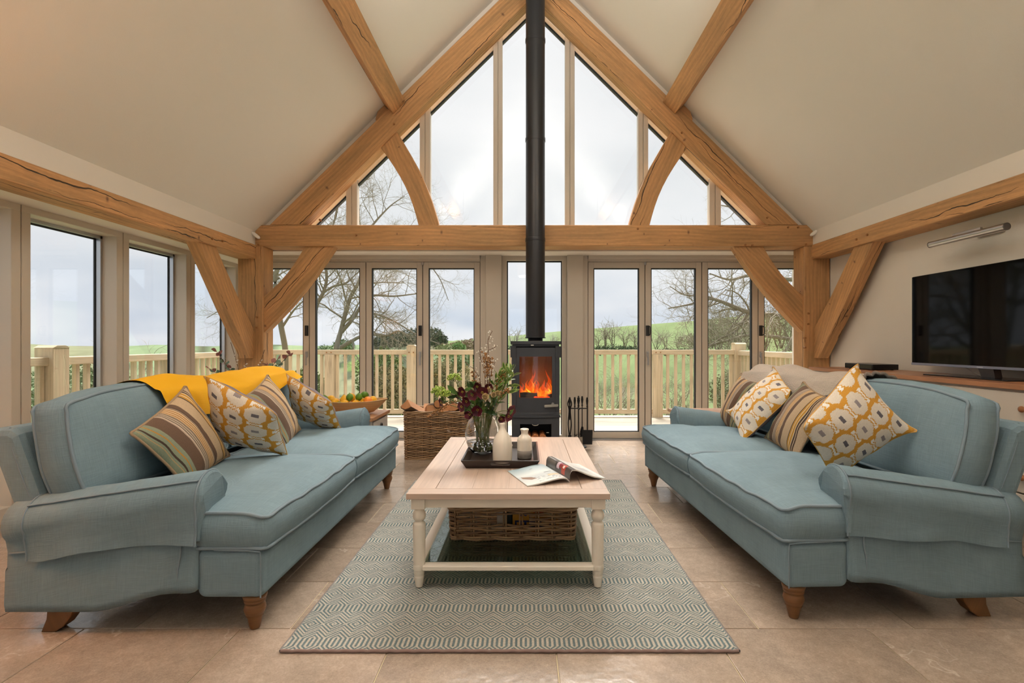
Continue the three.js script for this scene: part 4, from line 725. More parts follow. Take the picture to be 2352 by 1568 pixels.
{
  const o = thing('wicker_basket', 'low brown wicker basket of boxes on the glass shelf of the coffee table', 'basket', V(-0.063, 0.1195, -2.86));
  wicker(o, 0.63, 0.42, 0.163, 0.03, { rows: 13, stakes: 25, sr: 0.0058, mats: willow, gap: [0.078, 0.125, 0.075], flare: 0.06, pitch: 0.0118 });
  const boxTex = canvasTexture(512, 256, (c, W, H) => { c.fillStyle = '#c98f1e'; c.fillRect(0, 0, W, H); c.fillStyle = '#2b3a7a'; c.font = 'bold 90px sans-serif'; c.fillText('oo', 60, 110); c.fillStyle = '#b7352a'; c.fillRect(230, 20, 120, 60); c.fillStyle = '#e9d9a0'; c.fillRect(380, 40, 90, 70); c.fillStyle = '#23306b'; c.fillRect(20, 150, 470, 60); c.fillStyle = '#d9a028'; for (let i = 0; i < 8; i++) c.fillRect(40 + i * 56, 165, 30, 30); });
  const by = 0.1335;
  const gb = thing('game_box', 'yellow printed games box standing in the low wicker basket', 'box', V(0.055, by, -2.86)); mesh('carton', box(-0.12, 0.12, 0, 0.152, -0.14, 0.14, 0.002), mat('#c9921f', 0.5), gb); const lab = new THREE.PlaneGeometry(0.234, 0.148); lab.translate(0, 0.075, 0.1405); mesh('printed_label', lab, mat('#ffffff', 0.45, { map: boxTex }), gb);
  const wb = thing('document_box', 'white lidded box beside the yellow box in the low wicker basket', 'box', V(-0.225, by, -2.86)); mesh('carton', box(-0.125, 0.125, 0, 0.135, -0.15, 0.15, 0.003), mat('#cfcac4', 0.6), wb); mesh('lid', box(-0.128, 0.128, 0.112, 0.150, -0.153, 0.153, 0.003), mat('#dcd8d2', 0.6), wb);
  const bk = thing('paperback', 'dark green book upright between the boxes in the low wicker basket', 'book', V(-0.083, by, -2.855)); mesh('cover', merged([box(-0.0145, -0.012, 0, 0.15, -0.11, 0.11), box(0.012, 0.0145, 0, 0.15, -0.11, 0.11), box(-0.0145, 0.0145, 0, 0.15, 0.1075, 0.11)]), mat('#24332f', 0.5), bk); mesh('page_block', box(-0.0118, 0.0118, 0.003, 0.147, -0.107, 0.107), mat('#d8d2c4', 0.8), bk);
}
{
  const o = thing('log_basket', 'tall square wicker basket filled with firewood beside the stove', 'basket', V(-0.855, 0, -5.215));
  wicker(o, 0.60, 0.42, 0.452, 0.03, { rows: 38, stakes: 27, sr: 0.0066, mats: willow, flare: 0.02, pitch: 0.0117, rim: 3 });
  const bark = mat('#6b5847', 0.9, { map: weatherTex }), split = mat('#d39a6c', 0.8, { map: grainTex }), endGrain = mat('#c98d5f', 0.85, { map: grainTex });
  const log = (pos, len, r, rot, kind, label) => {
    const t = thing('firewood_log', names[ln++], 'log', pos, 'logs in the wicker basket'); t.rotation.set(...rot);
    if (kind) { const N = 18, pts = Array.from({ length: N }, (_, i) => V(0.012 * Math.sin(i * 0.6), 0, lerp(-len / 2, len / 2, i / (N - 1)))); mesh('bark', tube(pts, r, 14, 40), bark, t); for (const s of [-1, 1]) { const c = new THREE.CircleGeometry(r * 0.99, 16); if (s < 0) c.rotateY(Math.PI); c.translate(s > 0 ? 0.012 * Math.sin(17 * 0.6) : 0, 0, s * len / 2); mesh('sawn_end', c, endGrain, t); } }
    else { const a = 1.5, pts = [[0, 0]]; for (let i = 0; i <= 6; i++) { const q = Math.PI / 2 - a / 2 + a * i / 6; pts.push([r * Math.cos(q), r * Math.sin(q) * (1 + 0.05 * Math.sin(i * 3))]); } const g = extr(pts, len, 0.004, Z); g.translate(0, -r * 0.6, -len / 2); mesh('split_wood', g, split, t); const bk = []; for (let i = 0; i <= 6; i++) { const q = Math.PI / 2 - a / 2 + a * i / 6; bk.push(V((r + 0.004) * Math.cos(q), (r + 0.004) * Math.sin(q) * (1 + 0.05 * Math.sin(i * 3)) - r * 0.6, 0)); } mesh('bark', loft([-len / 2, len / 2].map(z => bk.map(p => V(p.x, p.y, z))), { closed: false }), bark, t); }
  };
  const names = ['split firewood wedge at the sofa corner of the log basket', 'slim bark-covered log poking up slantwise from the log basket', 'split firewood wedge lying across the middle of the log basket', 'split firewood wedge at the stove corner of the log basket', 'split firewood wedge at the back of the log basket', 'bark-covered log behind the corner wedge in the log basket', 'thick bark-covered log deep in the log basket', 'split firewood wedge buried under the slanting log', 'split firewood wedge buried under the stove corner wedge']; let ln = 0; const L = [0, 0];
  log(V(-1.07, 0.455, -5.12), 0.30, 0.10, [2.6, 0.5, 0.2], 0, L[0]); log(V(-0.93, 0.475, -5.20), 0.36, 0.038, [-0.35, 0.55, 0], 1, L[1]);
  log(V(-0.80, 0.45, -5.12), 0.34, 0.10, [3.0, 1.2, 0.3], 0, L[0]); log(V(-0.66, 0.46, -5.22), 0.30, 0.09, [2.9, 0.2, -0.3], 0, L[0]);
  log(V(-0.86, 0.44, -5.32), 0.34, 0.10, [2.8, 1.5, 0.1], 0, L[0]); log(V(-1.04, 0.39, -5.3), 0.32, 0.05, [0, 1.4, 0], 1, L[1]);
  log(V(-0.85, 0.335, -5.2), 0.38, 0.075, [0, 1.57, 0], 1, L[1]); log(V(-0.98, 0.36, -5.18), 0.3, 0.09, [2.9, 0.1, 0], 0, L[0]); log(V(-0.72, 0.36, -5.2), 0.3, 0.09, [3.1, 0.0, 0.2], 0, L[0]);
}

// ---------------------------------------------------------------- wood stove and flue
const stoveX = 0.105, stoveZ = -5.31;
const castIron = mat('#3b3f47', 0.62, { bumpMap: speckBump, bumpScale: 0.0004 });
const fluePaint = pmat('#26282d', 0.34, { metalness: 0.2 });
const steel = mat('#c9c6c0', 0.28, { metalness: 0.9 });
const bow = x => 0.2 - 0.95 * x * x;                                // curved front of the stove, local z at x
function bowed(x0, x1, y0, y1, depth, out = 0, seg = 14) { const g = new THREE.BoxGeometry(x1 - x0, y1 - y0, depth, seg, 1, 1); g.translate((x0 + x1) / 2, (y0 + y1) / 2, -depth / 2); const p = g.attributes.position; for (let i = 0; i < p.count; i++) p.setZ(i, p.getZ(i) + bow(p.getX(i)) + out); g.computeVertexNormals(); return toCreasedNormals(g, 0.6); }
function slab(y0, y1, hw, back, out = 0) { const pts = []; for (let i = 0; i <= 20; i++) { const x = lerp(-hw, hw, i / 20); pts.push([x, bow(x) + out]); } pts.push([hw - 0.02, back], [-hw + 0.02, back]); const g = extr(pts.reverse().map(([a, b]) => [a, -b]).reverse(), y1 - y0, 0.004); g.rotateX(-Math.PI / 2); g.translate(0, y0, 0); return g; }
{
  const o = thing('wood_stove', 'black cylindrical wood-burning stove with a fire behind its curved glass door', 'stove', V(stoveX, 0, stoveZ));
  mesh('top_plate', slab(1.104, 1.137, 0.249, -0.2, 0.012), castIron, o);
  mesh('top_collar', slab(1.082, 1.105, 0.232, -0.19, -0.012), castIron, o);
  const up = mesh('upper_body', merged([bowed(-0.250, -0.194, 0.975, 1.085, 0.12, 0.004), bowed(0.194, 0.250, 0.975, 1.085, 0.12, 0.004), bowed(-0.236, -0.194, 0.40, 0.98, 0.10, -0.004), bowed(0.194, 0.236, 0.40, 0.98, 0.10, -0.004), box(-0.238, -0.20, 0.40, 1.085, -0.19, 0.10), box(0.20, 0.238, 0.40, 1.085, -0.19, 0.10), box(-0.238, 0.238, 0.40, 1.085, -0.20, -0.17), box(-0.22, 0.22, 0.40, 0.43, -0.19, 0.14)]), castIron, o);
  for (const s of [-1, 1]) mesh('side_slot', box(s * 0.237 - 0.003, s * 0.237 + 0.003, 0.60, 0.95, 0.05, 0.11, 0.002), mat('#75767a', 0.4, { metalness: 0.6 }), up);
  const door = mesh('fire_door', merged([bowed(-0.192, 0.192, 0.985, 1.073, 0.03), bowed(-0.192, 0.192, 0.432, 0.580, 0.03), bowed(-0.192, -0.160, 0.578, 0.987, 0.03), bowed(0.160, 0.192, 0.578, 0.987, 0.03)]), castIron, o);
  mesh('door_glass', bowed(-0.162, 0.162, 0.575, 0.99, 0.004, -0.016), glassPane, door);
  const handle = mesh('door_handle', new RoundedBoxGeometry(0.145, 0.026, 0.02, 3, 0.009), steel, door); handle.position.set(0.15, 0.505, bow(0.15) + 0.03); handle.rotation.y = 0.28; handle.rotation.z = 0.03;
  mesh('handle_boss', rod(V(0.015, 0.016, -0.008), V(0.015, 0.016, 0.008), 0.015, 0.015, 16), steel, handle);
  mesh('air_lever', new RoundedBoxGeometry(0.03, 0.01, 0.012, 2, 0.004).translate(-0.035, 1.096, bow(0) + 0.006), steel, o);
  const brickM = mat('#7a6a5c', 0.95, { bumpMap: speckBump, bumpScale: 0.002 });
  mesh('firebox_lining', merged([box(-0.195, 0.195, 0.43, 1.05, -0.17, -0.15), box(-0.2, -0.18, 0.43, 1.05, -0.16, 0.12), box(0.18, 0.2, 0.43, 1.05, -0.16, 0.12), box(-0.2, 0.2, 0.54, 0.56, -0.16, 0.15), box(-0.2, 0.2, 1.04, 1.06, -0.16, 0.14)]), brickM, o);
  for (let i = 0; i < 18; i++) mesh('lining_rib', box(-0.18, 0.18, 0.66 + i * 0.0165, 0.667 + i * 0.0165, -0.151, -0.146), brickM, o);
  mesh('middle_band', merged([slab(0.40, 0.435, 0.237, -0.2, 0.006), slab(0.385, 0.402, 0.246, -0.2, 0.012)]), castIron, o);
  mesh('lower_body', merged([bowed(-0.236, -0.155, 0.05, 0.39, 0.12, -0.004), bowed(0.155, 0.236, 0.05, 0.39, 0.12, -0.004), bowed(-0.156, 0.156, 0.322, 0.39, 0.03, -0.004), bowed(-0.156, 0.156, 0.05, 0.085, 0.03, -0.004), box(-0.236, -0.20, 0.05, 0.39, -0.19, 0.10), box(0.20, 0.236, 0.05, 0.39, -0.19, 0.10), box(-0.236, 0.236, 0.05, 0.39, -0.2, -0.17), box(-0.22, 0.22, 0.07, 0.085, -0.19, 0.15)]), castIron, o);
  mesh('pull_ring', tube(Array.from({ length: 9 }, (_, i) => V(-0.005 + 0.03 * Math.cos(Math.PI + Math.PI * i / 8), 0.325 + 0.014 * Math.sin(Math.PI + Math.PI * i / 8), bow(0) + 0.004)), 0.0035, 6, 30), steel, o);
  mesh('shelf_pin', box(0.105, 0.13, 0.232, 0.24, bow(0.1) - 0.03, bow(0.1) - 0.02, 0.002), steel, o);
  mesh('plinth', slab(0.0, 0.052, 0.225, -0.19, -0.01), castIron, o);
}
{ // briquettes in the log niche
  const clay = mat('#c07a4c', 0.9);
  for (let i = 0; i < 4; i++) {
    const pts = [], hole = []; for (let k = 0; k < 8; k++) { const a = Math.PI / 8 + k * Math.PI / 4; pts.push([0.036 * Math.cos(a), 0.036 * Math.sin(a)]); } for (let k = 0; k < 10; k++) { const a = -k * 0.6283; hole.push([0.011 * Math.cos(a), 0.011 * Math.sin(a)]); }
    const g = extr(pts, 0.24, 0.003, Z, hole); g.translate(0, 0, -0.12);
    const m = single('fuel_briquette', g, clay, ['octagonal wood briquette at the flower vase end of the stove niche', 'octagonal wood briquette second from the flower vase end in the stove niche', 'octagonal wood briquette third from the flower vase end in the stove niche', 'octagonal wood briquette beside the steel pin in the stove niche'][i], 'briquette', 'briquettes under the stove'); m.position.set(stoveX + [-0.114, -0.041, 0.0315, 0.0][i], i === 3 ? 0.1845 : 0.1195, stoveZ + 0.04);
    if (i === 3) { m.position.x = stoveX + 0.068 - 0.0; m.position.y = 0.2455; m.position.set(stoveX + 0.066, 0.2305 - 0.0465, stoveZ + 0.04); }
  }
  for (let i = 0; i < 3; i++) { const src = scene.children.find(c => c.name === 'fuel_briquette'); const c = copyOf(src, ['octagonal wood briquette half hidden by the short bottle in the upper niche row', 'octagonal wood briquette in the middle of the upper row in the stove niche', 'octagonal wood briquette nearest the steel pin in the upper row of the stove niche'][i]); c.position.set(stoveX - 0.0775 + i * 0.0725, 0.186, stoveZ + 0.045); }
  const last = scene.children.find(c => c.name === 'fuel_briquette_003'); last.position.set(stoveX + 0.104, 0.1195, stoveZ + 0.04);
}
{ // fire: logs, embers and flames
  const charred = mat('#2a201b', 0.95, { bumpMap: speckBump, bumpScale: 0.004 });
  const mk = (x, z, len, ry, y, r, label) => { const g = tube(Array.from({ length: 6 }, (_, i) => V(lerp(-len / 2, len / 2, i / 5), 0.004 * Math.sin(i), 0)), r, 9, 20); const t = thing('burning_log', label, 'log', V(stoveX + x, y, stoveZ + z), 'logs in the fire'); t.rotation.y = ry; mesh('charred_wood', g, charred, t); for (const s of [-1, 1]) { const c = new THREE.CircleGeometry(r, 10); c.rotateY(s * Math.PI / 2); c.translate(s * len / 2, 0, 0); mesh('log_end', c, charred, t); } };
  mk(-0.07, 0.08, 0.17, 0.1, 0.592, 0.032, 'charred log lying at the front of the fire in the stove'); mk(0.08, 0.0, 0.2, -0.7, 0.585, 0.025, 'charred log lying askew in the fire beneath the tallest flames');
  const ember = new THREE.MeshStandardMaterial({ color: '#401008', emissive: '#ff3a08', emissiveIntensity: 1.6, roughness: 0.9 });
  const eb = thing('fire_embers', 'glowing orange embers under the flames in the stove', 'embers', V(stoveX, 0.56, stoveZ)); const eg = []; for (let i = 0; i < 26; i++) { const g = new THREE.IcosahedronGeometry(rr(0.008, 0.018), 0); g.scale(1.3, 0.8, 1); g.translate(rr(-0.02, 0.15), rr(0.005, 0.022), rr(-0.06, 0.12)); eg.push(g); } const em = mesh('ember_bed', merged(eg), ember, eb); em.userData.kind = 'stuff';
  const flameMats = [['#ff7a12', 1.5, 0.30], ['#ff4f08', 1.0, 0.26], ['#ffb52a', 2.4, 0.42]].map(([c, k, a]) => new THREE.MeshStandardMaterial({ color: '#000000', emissive: c, emissiveIntensity: k, roughness: 1, transparent: true, opacity: a, side: THREE.DoubleSide }));
  const fl = thing('flame', 'orange and yellow flames burning behind the stove glass', 'flames', V(stoveX, 0.575, stoveZ));
  const flame = (x, z, h, w, m, lean, tw) => { const rings = []; for (let j = 0; j <= 14; j++) { const t = j / 14, r = w * (Math.sin(Math.PI * Math.pow(lerp(0.14, 1, t), 0.6)) * (1 - 0.25 * t) + 0.006 * (1 - t)), cx = lean * t * t + 0.018 * t * Math.sin(t * 8 + tw), n = 8; rings.push(Array.from({ length: n }, (_, i) => { const a = -i / n * 6.283; return V(cx + r * Math.cos(a) * (1 + 0.15 * Math.sin(t * 9 + tw + i)), t * h, r * 0.4 * Math.sin(a) + 0.01 * Math.sin(t * 5 + tw)); })); } mesh('flame_tongue', loft(rings), flameMats[m], fl).position.set(x, 0, z); };
  for (let k = 0; k < 46; k++) { const u = (k + 0.5) / 46, x = lerp(-0.155, 0.155, u), bump = 0.55 + 0.45 * Math.pow(Math.abs(Math.cos((u - 0.36) * 5.2)), 1.5), deep = k % 3; const h = (deep === 1 ? 0.25 : deep === 0 ? 0.17 : 0.095) * bump * rr(0.75, 1.1); flame(x + rr(-0.012, 0.012), rr(-0.05, 0.085), h, rr(0.014, 0.026) * (deep === 1 ? 1.2 : 1), deep === 1 ? 1 : deep === 0 ? 0 : 2, rr(-0.03, 0.03), rr(0, 6)); }
  const fire = new THREE.PointLight('#ff7a22', 0.10, 0, 2); fire.position.set(stoveX, 0.74, stoveZ + 0.02); fire.castShadow = true; fire.shadow.radius = 3; scene.add(fire);
}
{
  const o = thing('stove_flue', 'tall black stove flue pipe rising in front of the gable to the roof', 'flue', V(stoveX, 0, stoveZ - 0.02));
  const tops = [[1.137, 2.172], [2.172, 3.19], [3.19, 4.20], [4.20, 5.05]], R = 0.0975;
  mesh('flue_collar', lathe([[0.075, 1.137], [0.075, 1.165], [0.104, 1.166], [0.104, 1.176], [R, 1.178]], 40), fluePaint, o);
  tops.forEach(([a, b], i) => { mesh('flue_section', lathe([[R, a + (i ? 0.0 : 0.04)], [R, b - 0.02], [R + 0.003, b - 0.018], [R + 0.003, b - 0.003], [R, b]], 40), fluePaint, o); if (i) mesh('locking_band', lathe([[R, a - 0.022], [R + 0.005, a - 0.02], [R + 0.005, a + 0.012], [R, a + 0.014]], 40), fluePaint, o); });
}
{ // companion set: stand and four tools
  const bx = 0.575, bz = -5.62, o = thing('tool_stand', 'black iron stand of the fireside companion set', 'stand', V(bx, 0, bz));
  mesh('stand_base', lathe([[0, 0], [0.085, 0], [0.088, 0.01], [0.05, 0.018], [0.012, 0.03], [0, 0.03]], 24), blackIron, o);
  mesh('stand_pole', merged([rod(V(0, 0.02, 0), V(0, 0.45, 0), 0.007), lathe([[0.007, 0.43], [0.012, 0.44], [0.008, 0.455], [0.016, 0.50], [0.012, 0.52], [0.018, 0.525], [0.006, 0.535], [0.010, 0.545], [0, 0.552]], 14)]), blackIron, o);
  mesh('cross_bar', merged([rod(V(-0.09, 0.415, 0), V(0.09, 0.415, 0), 0.006), rod(V(0, 0.415, -0.08), V(0, 0.415, 0.08), 0.006)]), blackIron, o);
  const tool = (name, label, x, z, y0, parts) => { const t = thing(name, label, 'fire tool', V(bx + x, 0, bz + z), 'fireside tools'); const hd = lathe([[0.004, 0.43], [0.010, 0.44], [0.006, 0.455], [0.009, 0.47], [0.013, 0.505], [0.009, 0.53], [0.012, 0.535], [0.005, 0.54], [0, 0.545]], 12); mesh('handle', hd, blackIron, t); mesh('shaft', rod(V(0, y0, 0), V(0, 0.44, 0), 0.0055), blackIron, t); if (parts) mesh(parts[0], parts[1], blackIron, t); };
  tool('poker', 'black iron poker on the fireside stand', -0.045, 0.05, 0.10, ['poker_tip', merged([rod(V(0, 0.09, 0), V(0, 0.15, 0), 0.004, 0.007), tube([V(0, 0.14, 0), V(0.02, 0.13, 0), V(0.025, 0.15, 0)], 0.004, 5, 10)])]);
  const sh = extr([[-0.05, 0.0], [0.05, 0.0], [0.055, 0.155], [-0.055, 0.155]], 0.006, 0.001); const sp = sh.attributes.position; for (let i = 0; i < sp.count; i++) sp.setZ(i, sp.getZ(i) + 0.02 * Math.pow(Math.abs(sp.getX(i)) / 0.05, 3)); sh.computeVertexNormals(); sh.translate(0, 0.045, 0.0);
  tool('fire_shovel', 'black iron ash shovel on the fireside stand', 0.085, 0.07, 0.10, ['shovel_blade', sh]);
  tool('hearth_brush', 'black hearth brush on the fireside stand behind the shovel', 0.045, -0.05, 0.2, ['brush_head', merged(Array.from({ length: 40 }, () => rod(V(rr(-0.01, 0.01), 0.21, rr(-0.01, 0.01)), V(rr(-0.035, 0.035), 0.10, rr(-0.02, 0.02)), 0.002, 0.002, 3)))]);
  tool('fire_tongs', 'black iron fire tongs with a broad scissor grip on the fireside stand', -0.10, 0.06, 0.30, ['tong_jaws', merged([tube([V(-0.006, 0.52, 0), V(-0.02, 0.47, 0), V(-0.006, 0.40, 0), V(-0.016, 0.25, 0), V(-0.004, 0.14, 0)], 0.007, 6, 24), tube([V(0.006, 0.52, 0), V(0.02, 0.47, 0), V(0.006, 0.40, 0), V(0.016, 0.25, 0), V(0.004, 0.14, 0)], 0.007, 6, 24), new THREE.SphereGeometry(0.02, 12, 8).scale(1, 0.9, 0.6).translate(0, 0.125, 0)])]);
}

// ---------------------------------------------------------------- side tables and the fruit bowl
const greyPaint = mat('#c6bfb8', 0.5);
function sideTable(label, x0, x1, z0, z1, face) {
  const T = 0.515, o = thing('side_table', label, 'side table', V((x0 + x1) / 2, 0, (z0 + z1) / 2), 'side tables beyond the sofas'), hx = (x1 - x0) / 2, hz = (z0 - z1) / 2;
  mesh('table_top', box(-hx, hx, T - 0.028, T, -hz, hz, 0.003, Z), mat('#cf9b73', 0.4, { map: grainTex }), o);
  mesh('carcass', merged([box(-hx + 0.02, hx - 0.02, 0.30, 0.32, -hz + 0.02, hz - 0.02), box(-hx + 0.02, -hx + 0.04, 0.30, T - 0.028, -hz + 0.02, hz - 0.02), box(hx - 0.04, hx - 0.028, 0.30, T - 0.028, -hz + 0.02, hz - 0.02), box(-hx + 0.02, hx - 0.02, 0.30, T - 0.028, -hz + 0.02, -hz + 0.04), box(-hx + 0.02, hx - 0.02, 0.30, T - 0.028, hz - 0.04, hz - 0.02), box(-hx + 0.02, hx - 0.02, 0.10, 0.12, -hz + 0.02, hz - 0.02)]), greyPaint, o);
  for (const a of [-1, 1]) for (const b of [-1, 1]) mesh('leg', box(a * (hx - 0.04) - 0.022, a * (hx - 0.04) + 0.022, 0, T - 0.028, b * (hz - 0.04) - 0.022, b * (hz - 0.04) + 0.022, 0.003), greyPaint, o);
  const dx = face * (hx - 0.019), d = mesh('drawer', box(Math.min(dx, dx + face * 0.012), Math.max(dx, dx + face * 0.012), 0.345, T - 0.045, -hz + 0.065, hz - 0.065, 0.003), greyPaint, o);
  const ring = new THREE.TorusGeometry(0.019, 0.006, 8, 20); ring.rotateY(Math.PI / 2); ring.translate(dx + face * 0.018, 0.415, 0); mesh('ring_pull', ring, mat('#4a4540', 0.35, { metalness: 0.8 }), d);
}
sideTable('grey side table with an oak top and one drawer under the fruit bowl', -1.76, -1.225, -4.19, -4.74, 1);
sideTable('grey side table with an oak top beyond the knitted-throw sofa', 1.32, 1.86, -4.30, -4.84, -1);
{
  const c = V(-1.475, 0.516, -4.44), o = thing('fruit_bowl', 'long shallow carved wooden bowl heaped with fruit on the side table', 'bowl', c); o.rotation.y = 0.12;
  const wood = mat('#dfb47e', 0.5, { map: grainTex });
  const R = (t, k) => { const rings = []; return rings; };
  const prof = [[0.02, 0.004], [0.45, 0.004], [0.62, 0.018], [0.80, 0.055], [0.93, 0.092], [1.0, 0.112], [0.985, 0.116], [0.95, 0.110], [0.78, 0.066], [0.58, 0.03], [0.4, 0.016], [0.02, 0.014]];
  const rings = prof.map(([r, y]) => Array.from({ length: 40 }, (_, i) => { const a = -i / 40 * 6.283, c = Math.cos(a), s = Math.sin(a), q = Math.sign(c) * Math.pow(Math.abs(c), 0.85); return V(0.30 * r * q, y * (1 + 0.13 * c * c * (y > 0.05 ? 1 : 0)), 0.155 * r * s); }));
  mesh('carved_wood', loft(rings), wood, o);
  const fruit = (kind, x, y, z, rot, label) => {
    const lemon = kind === 'lemon', t = thing(kind, label, kind, V(c.x + x, c.y + y + 0.03, c.z + z), lemon ? 'lemons in the bowl' : kind === 'lime' ? 'limes in the bowl' : 'oranges in the bowl'); t.rotation.set(rot, rot * 2.1, rot * 0.7);
    const col = { lemon: '#f5b81c', lime: '#5f8a1e', orange: '#f08a1e' }[kind], r = { lemon: 0.034, lime: 0.029, orange: 0.036 }[kind];
    const pr = []; for (let i = 0; i <= 18; i++) { const a = Math.PI * i / 18, e = lemon ? 0.011 : kind === 'lime' ? 0.006 : 0; pr.push([Math.max(0.0001, r * Math.sin(a) * (1 - (lemon ? 0.05 : 0) * Math.cos(2 * a))), -(r * 1.1 * Math.cos(a)) - (e * Math.sign(Math.cos(a)) * Math.pow(Math.abs(Math.cos(a)), 14))]); }
    mesh('peel', lathe(pr, 20), mat(col, 0.38, { bumpMap: speckBump, bumpScale: 0.001 }), t); mesh('stem_scar', rod(V(0, r * 1.1 + (lemon ? 0.009 : 0.003), 0), V(0, r * 1.1 + (lemon ? 0.013 : 0.006), 0), 0.004, 0.003, 8), mat('#6d6a2e', 0.8), t);
  };
  const lay = [['lemon', -0.02, 0.105, -0.06], ['lemon', 0.055, 0.06, 0.05], ['lemon', 0.115, 0.07, 0.02], ['lemon', -0.03, 0.062, 0.07], ['lemon', -0.055, 0.09, 0.02], ['lemon', 0.175, 0.085, -0.02], ['lemon', -0.13, 0.075, 0.035], ['lemon', -0.18, 0.09, -0.02], ['orange', 0.155, 0.085, 0.05], ['orange', -0.075, 0.075, -0.06], ['lime', -0.005, 0.115, 0.03], ['lime', 0.07, 0.115, 0.02], ['lime', 0.105, 0.13, -0.025], ['lime', -0.21, 0.10, 0.045], ['lime', -0.075, 0.055, 0.095], ['lemon', 0.13, 0.05, -0.06], ['lemon', 0.03, 0.045, 0.0]];
  const words = { lemon: 'yellow lemon heaped in the carved wooden bowl', lime: 'green lime heaped in the carved wooden bowl', orange: 'orange heaped in the carved wooden bowl' };
  lay.forEach(([k, x, y, z], i) => fruit(k, x, y, z, i * 0.83 + 0.4, words[k]));
}

// ---------------------------------------------------------------- television wall
const cabX = 2.75, cabT = 0.888;
{
  const o = thing('tv_cabinet', 'long cream sideboard with an oak top under the television', 'cabinet', V(0, 0, 0)), zf = -5.02, zn = -1.9;
  o.position.set(2.98, 0, (zf + zn) / 2); const X0 = cabX - 2.98, X1 = 0.235, hz = (zn - zf) / 2, cream = mat('#d9d0c4', 0.5);
  mesh('oak_top', box(X0 - 0.015, X1, cabT - 0.03, cabT, -hz - 0.02, hz + 0.02, 0.003, Z), mat('#c08a64', 0.35, { map: grainTex }), o);
  mesh('carcass', box(X0 + 0.022, X1, 0.09, cabT - 0.03, -hz, hz, 0.002), cream, o);
  mesh('plinth', box(X0 + 0.06, X1, 0, 0.09, -hz + 0.05, hz - 0.05), mat('#b5aca0', 0.6), o);
  const cols = 4, cwid = 2 * hz / cols;
  for (let i = 0; i < cols; i++) for (let j = 0; j < 4; j++) { const y1 = cabT - 0.045 - j * 0.188, y0 = y1 - 0.178, d = mesh('drawer', box(X0, X0 + 0.02, Math.max(0.1, y0), y1, -hz + i * cwid + 0.008, -hz + (i + 1) * cwid - 0.008, 0.003), cream, o); for (const k of [0.25, 0.75]) { const kn = new THREE.SphereGeometry(0.018, 14, 10); kn.scale(0.8, 1, 1); kn.translate(X0 - 0.018, (y0 + y1) / 2, -hz + (i + k) * cwid); mesh('knob', kn, mat('#a06a44', 0.4), d); } }
}
{
  const o = thing('television', 'large flat television with a black screen on the sideboard', 'television', V(3.0, cabT, -3.44)), hz = 0.612, y0 = 0.062, y1 = 0.742;
  mesh('casing', box(0.004, 0.03, y0, y1, -hz, hz, 0.004), mat('#141416', 0.4), o);
  const scr = mesh('screen', box(-0.002, 0.006, y0 + 0.018, y1 - 0.004, -hz + 0.004, hz - 0.004), pmat('#020203', 0.05, { ior: 1.3, clearcoat: 0 }), o);
  mesh('lower_bezel', box(-0.005, 0.008, y0, y0 + 0.018, -hz, hz, 0.002), mat('#8e93a8', 0.3, { metalness: 0.7 }), o);
  { const lg = new THREE.PlaneGeometry(0.06, 0.011); lg.rotateY(-Math.PI / 2); lg.translate(-0.0056, y0 + 0.009, 0); mesh('maker_badge', lg, mat('#ffffff', 0.4, { map: canvasTexture(256, 48, (c, W, H) => { c.fillStyle = '#8e93a8'; c.fillRect(0, 0, W, H); c.fillStyle = '#e9ebf2'; c.font = 'bold 40px sans-serif'; c.textAlign = 'center'; c.fillText('Panasonic', W / 2, 38); }) }), o); }
  mesh('stand_neck', extr([[-0.055, 0.004], [0.045, 0.004], [0.085, 0.09], [-0.035, 0.09]], 0.05, 0.002).rotateY(Math.PI / 2).translate(0.0, 0, 0.05), mat('#2a2423', 0.35), o);
  mesh('stand_foot', box(-0.13, 0.10, 0.0, 0.008, -0.33, 0.33, 0.003), mat('#1c1c1e', 0.15, { metalness: 0.3 }), o);
  mesh('power_cable', tube([V(0.02, 0.10, -0.25), V(0.03, 0.06, -0.15), V(0.06, 0.008, -0.05), V(0.12, 0.004, 0.1)], 0.003, 6, 30), mat('#b9b4ac', 0.6), o);
}
{
  const o = thing('media_box', 'slim black media player on the sideboard beyond the television', 'media player', V(3.02, cabT, -4.58));
  mesh('case', box(-0.10, 0.12, 0.004, 0.05, -0.19, 0.19, 0.004), mat('#141416', 0.25), o);
  mesh('front_panel', box(-0.103, -0.099, 0.008, 0.046, -0.185, 0.185, 0.001), mat('#08080a', 0.1), o);
  for (let i = 0; i < 4; i++) mesh('foot', rod(V(i & 1 ? 0.09 : -0.07, 0, i & 2 ? 0.15 : -0.15), V(i & 1 ? 0.09 : -0.07, 0.006, i & 2 ? 0.15 : -0.15), 0.012), rubber, o);
}
{
  const o = thing('picture_light', 'brushed steel tube picture light fixed above the television', 'wall light', V(3.22, 1.87, -3.55));
  const br = mat('#b9b6b2', 0.3, { metalness: 0.95 });
  mesh('back_plate', box(-0.022, 0, -0.005, 0.045, -0.15, 0.05, 0.003), br, o);
  mesh('arm', merged([box(-0.15, -0.01, 0.012, 0.022, 0.01, 0.024, 0.002), box(-0.15, -0.01, 0.012, 0.022, -0.13, -0.116, 0.002), box(-0.155, -0.135, 0.0, 0.03, -0.20, 0.03, 0.003)]), br, o);
  mesh('lamp_tube', rod(V(-0.165, -0.012, -0.385), V(-0.165, -0.012, 0.235), 0.0225, 0.0225, 24), br, o);
  for (const z of [-0.387, 0.237]) mesh('end_cap', rod(V(-0.165, -0.012, z - 0.004), V(-0.165, -0.012, z + 0.004), 0.0235, 0.0235, 24), mat('#6f6a68', 0.4, { metalness: 0.8 }), o);
}
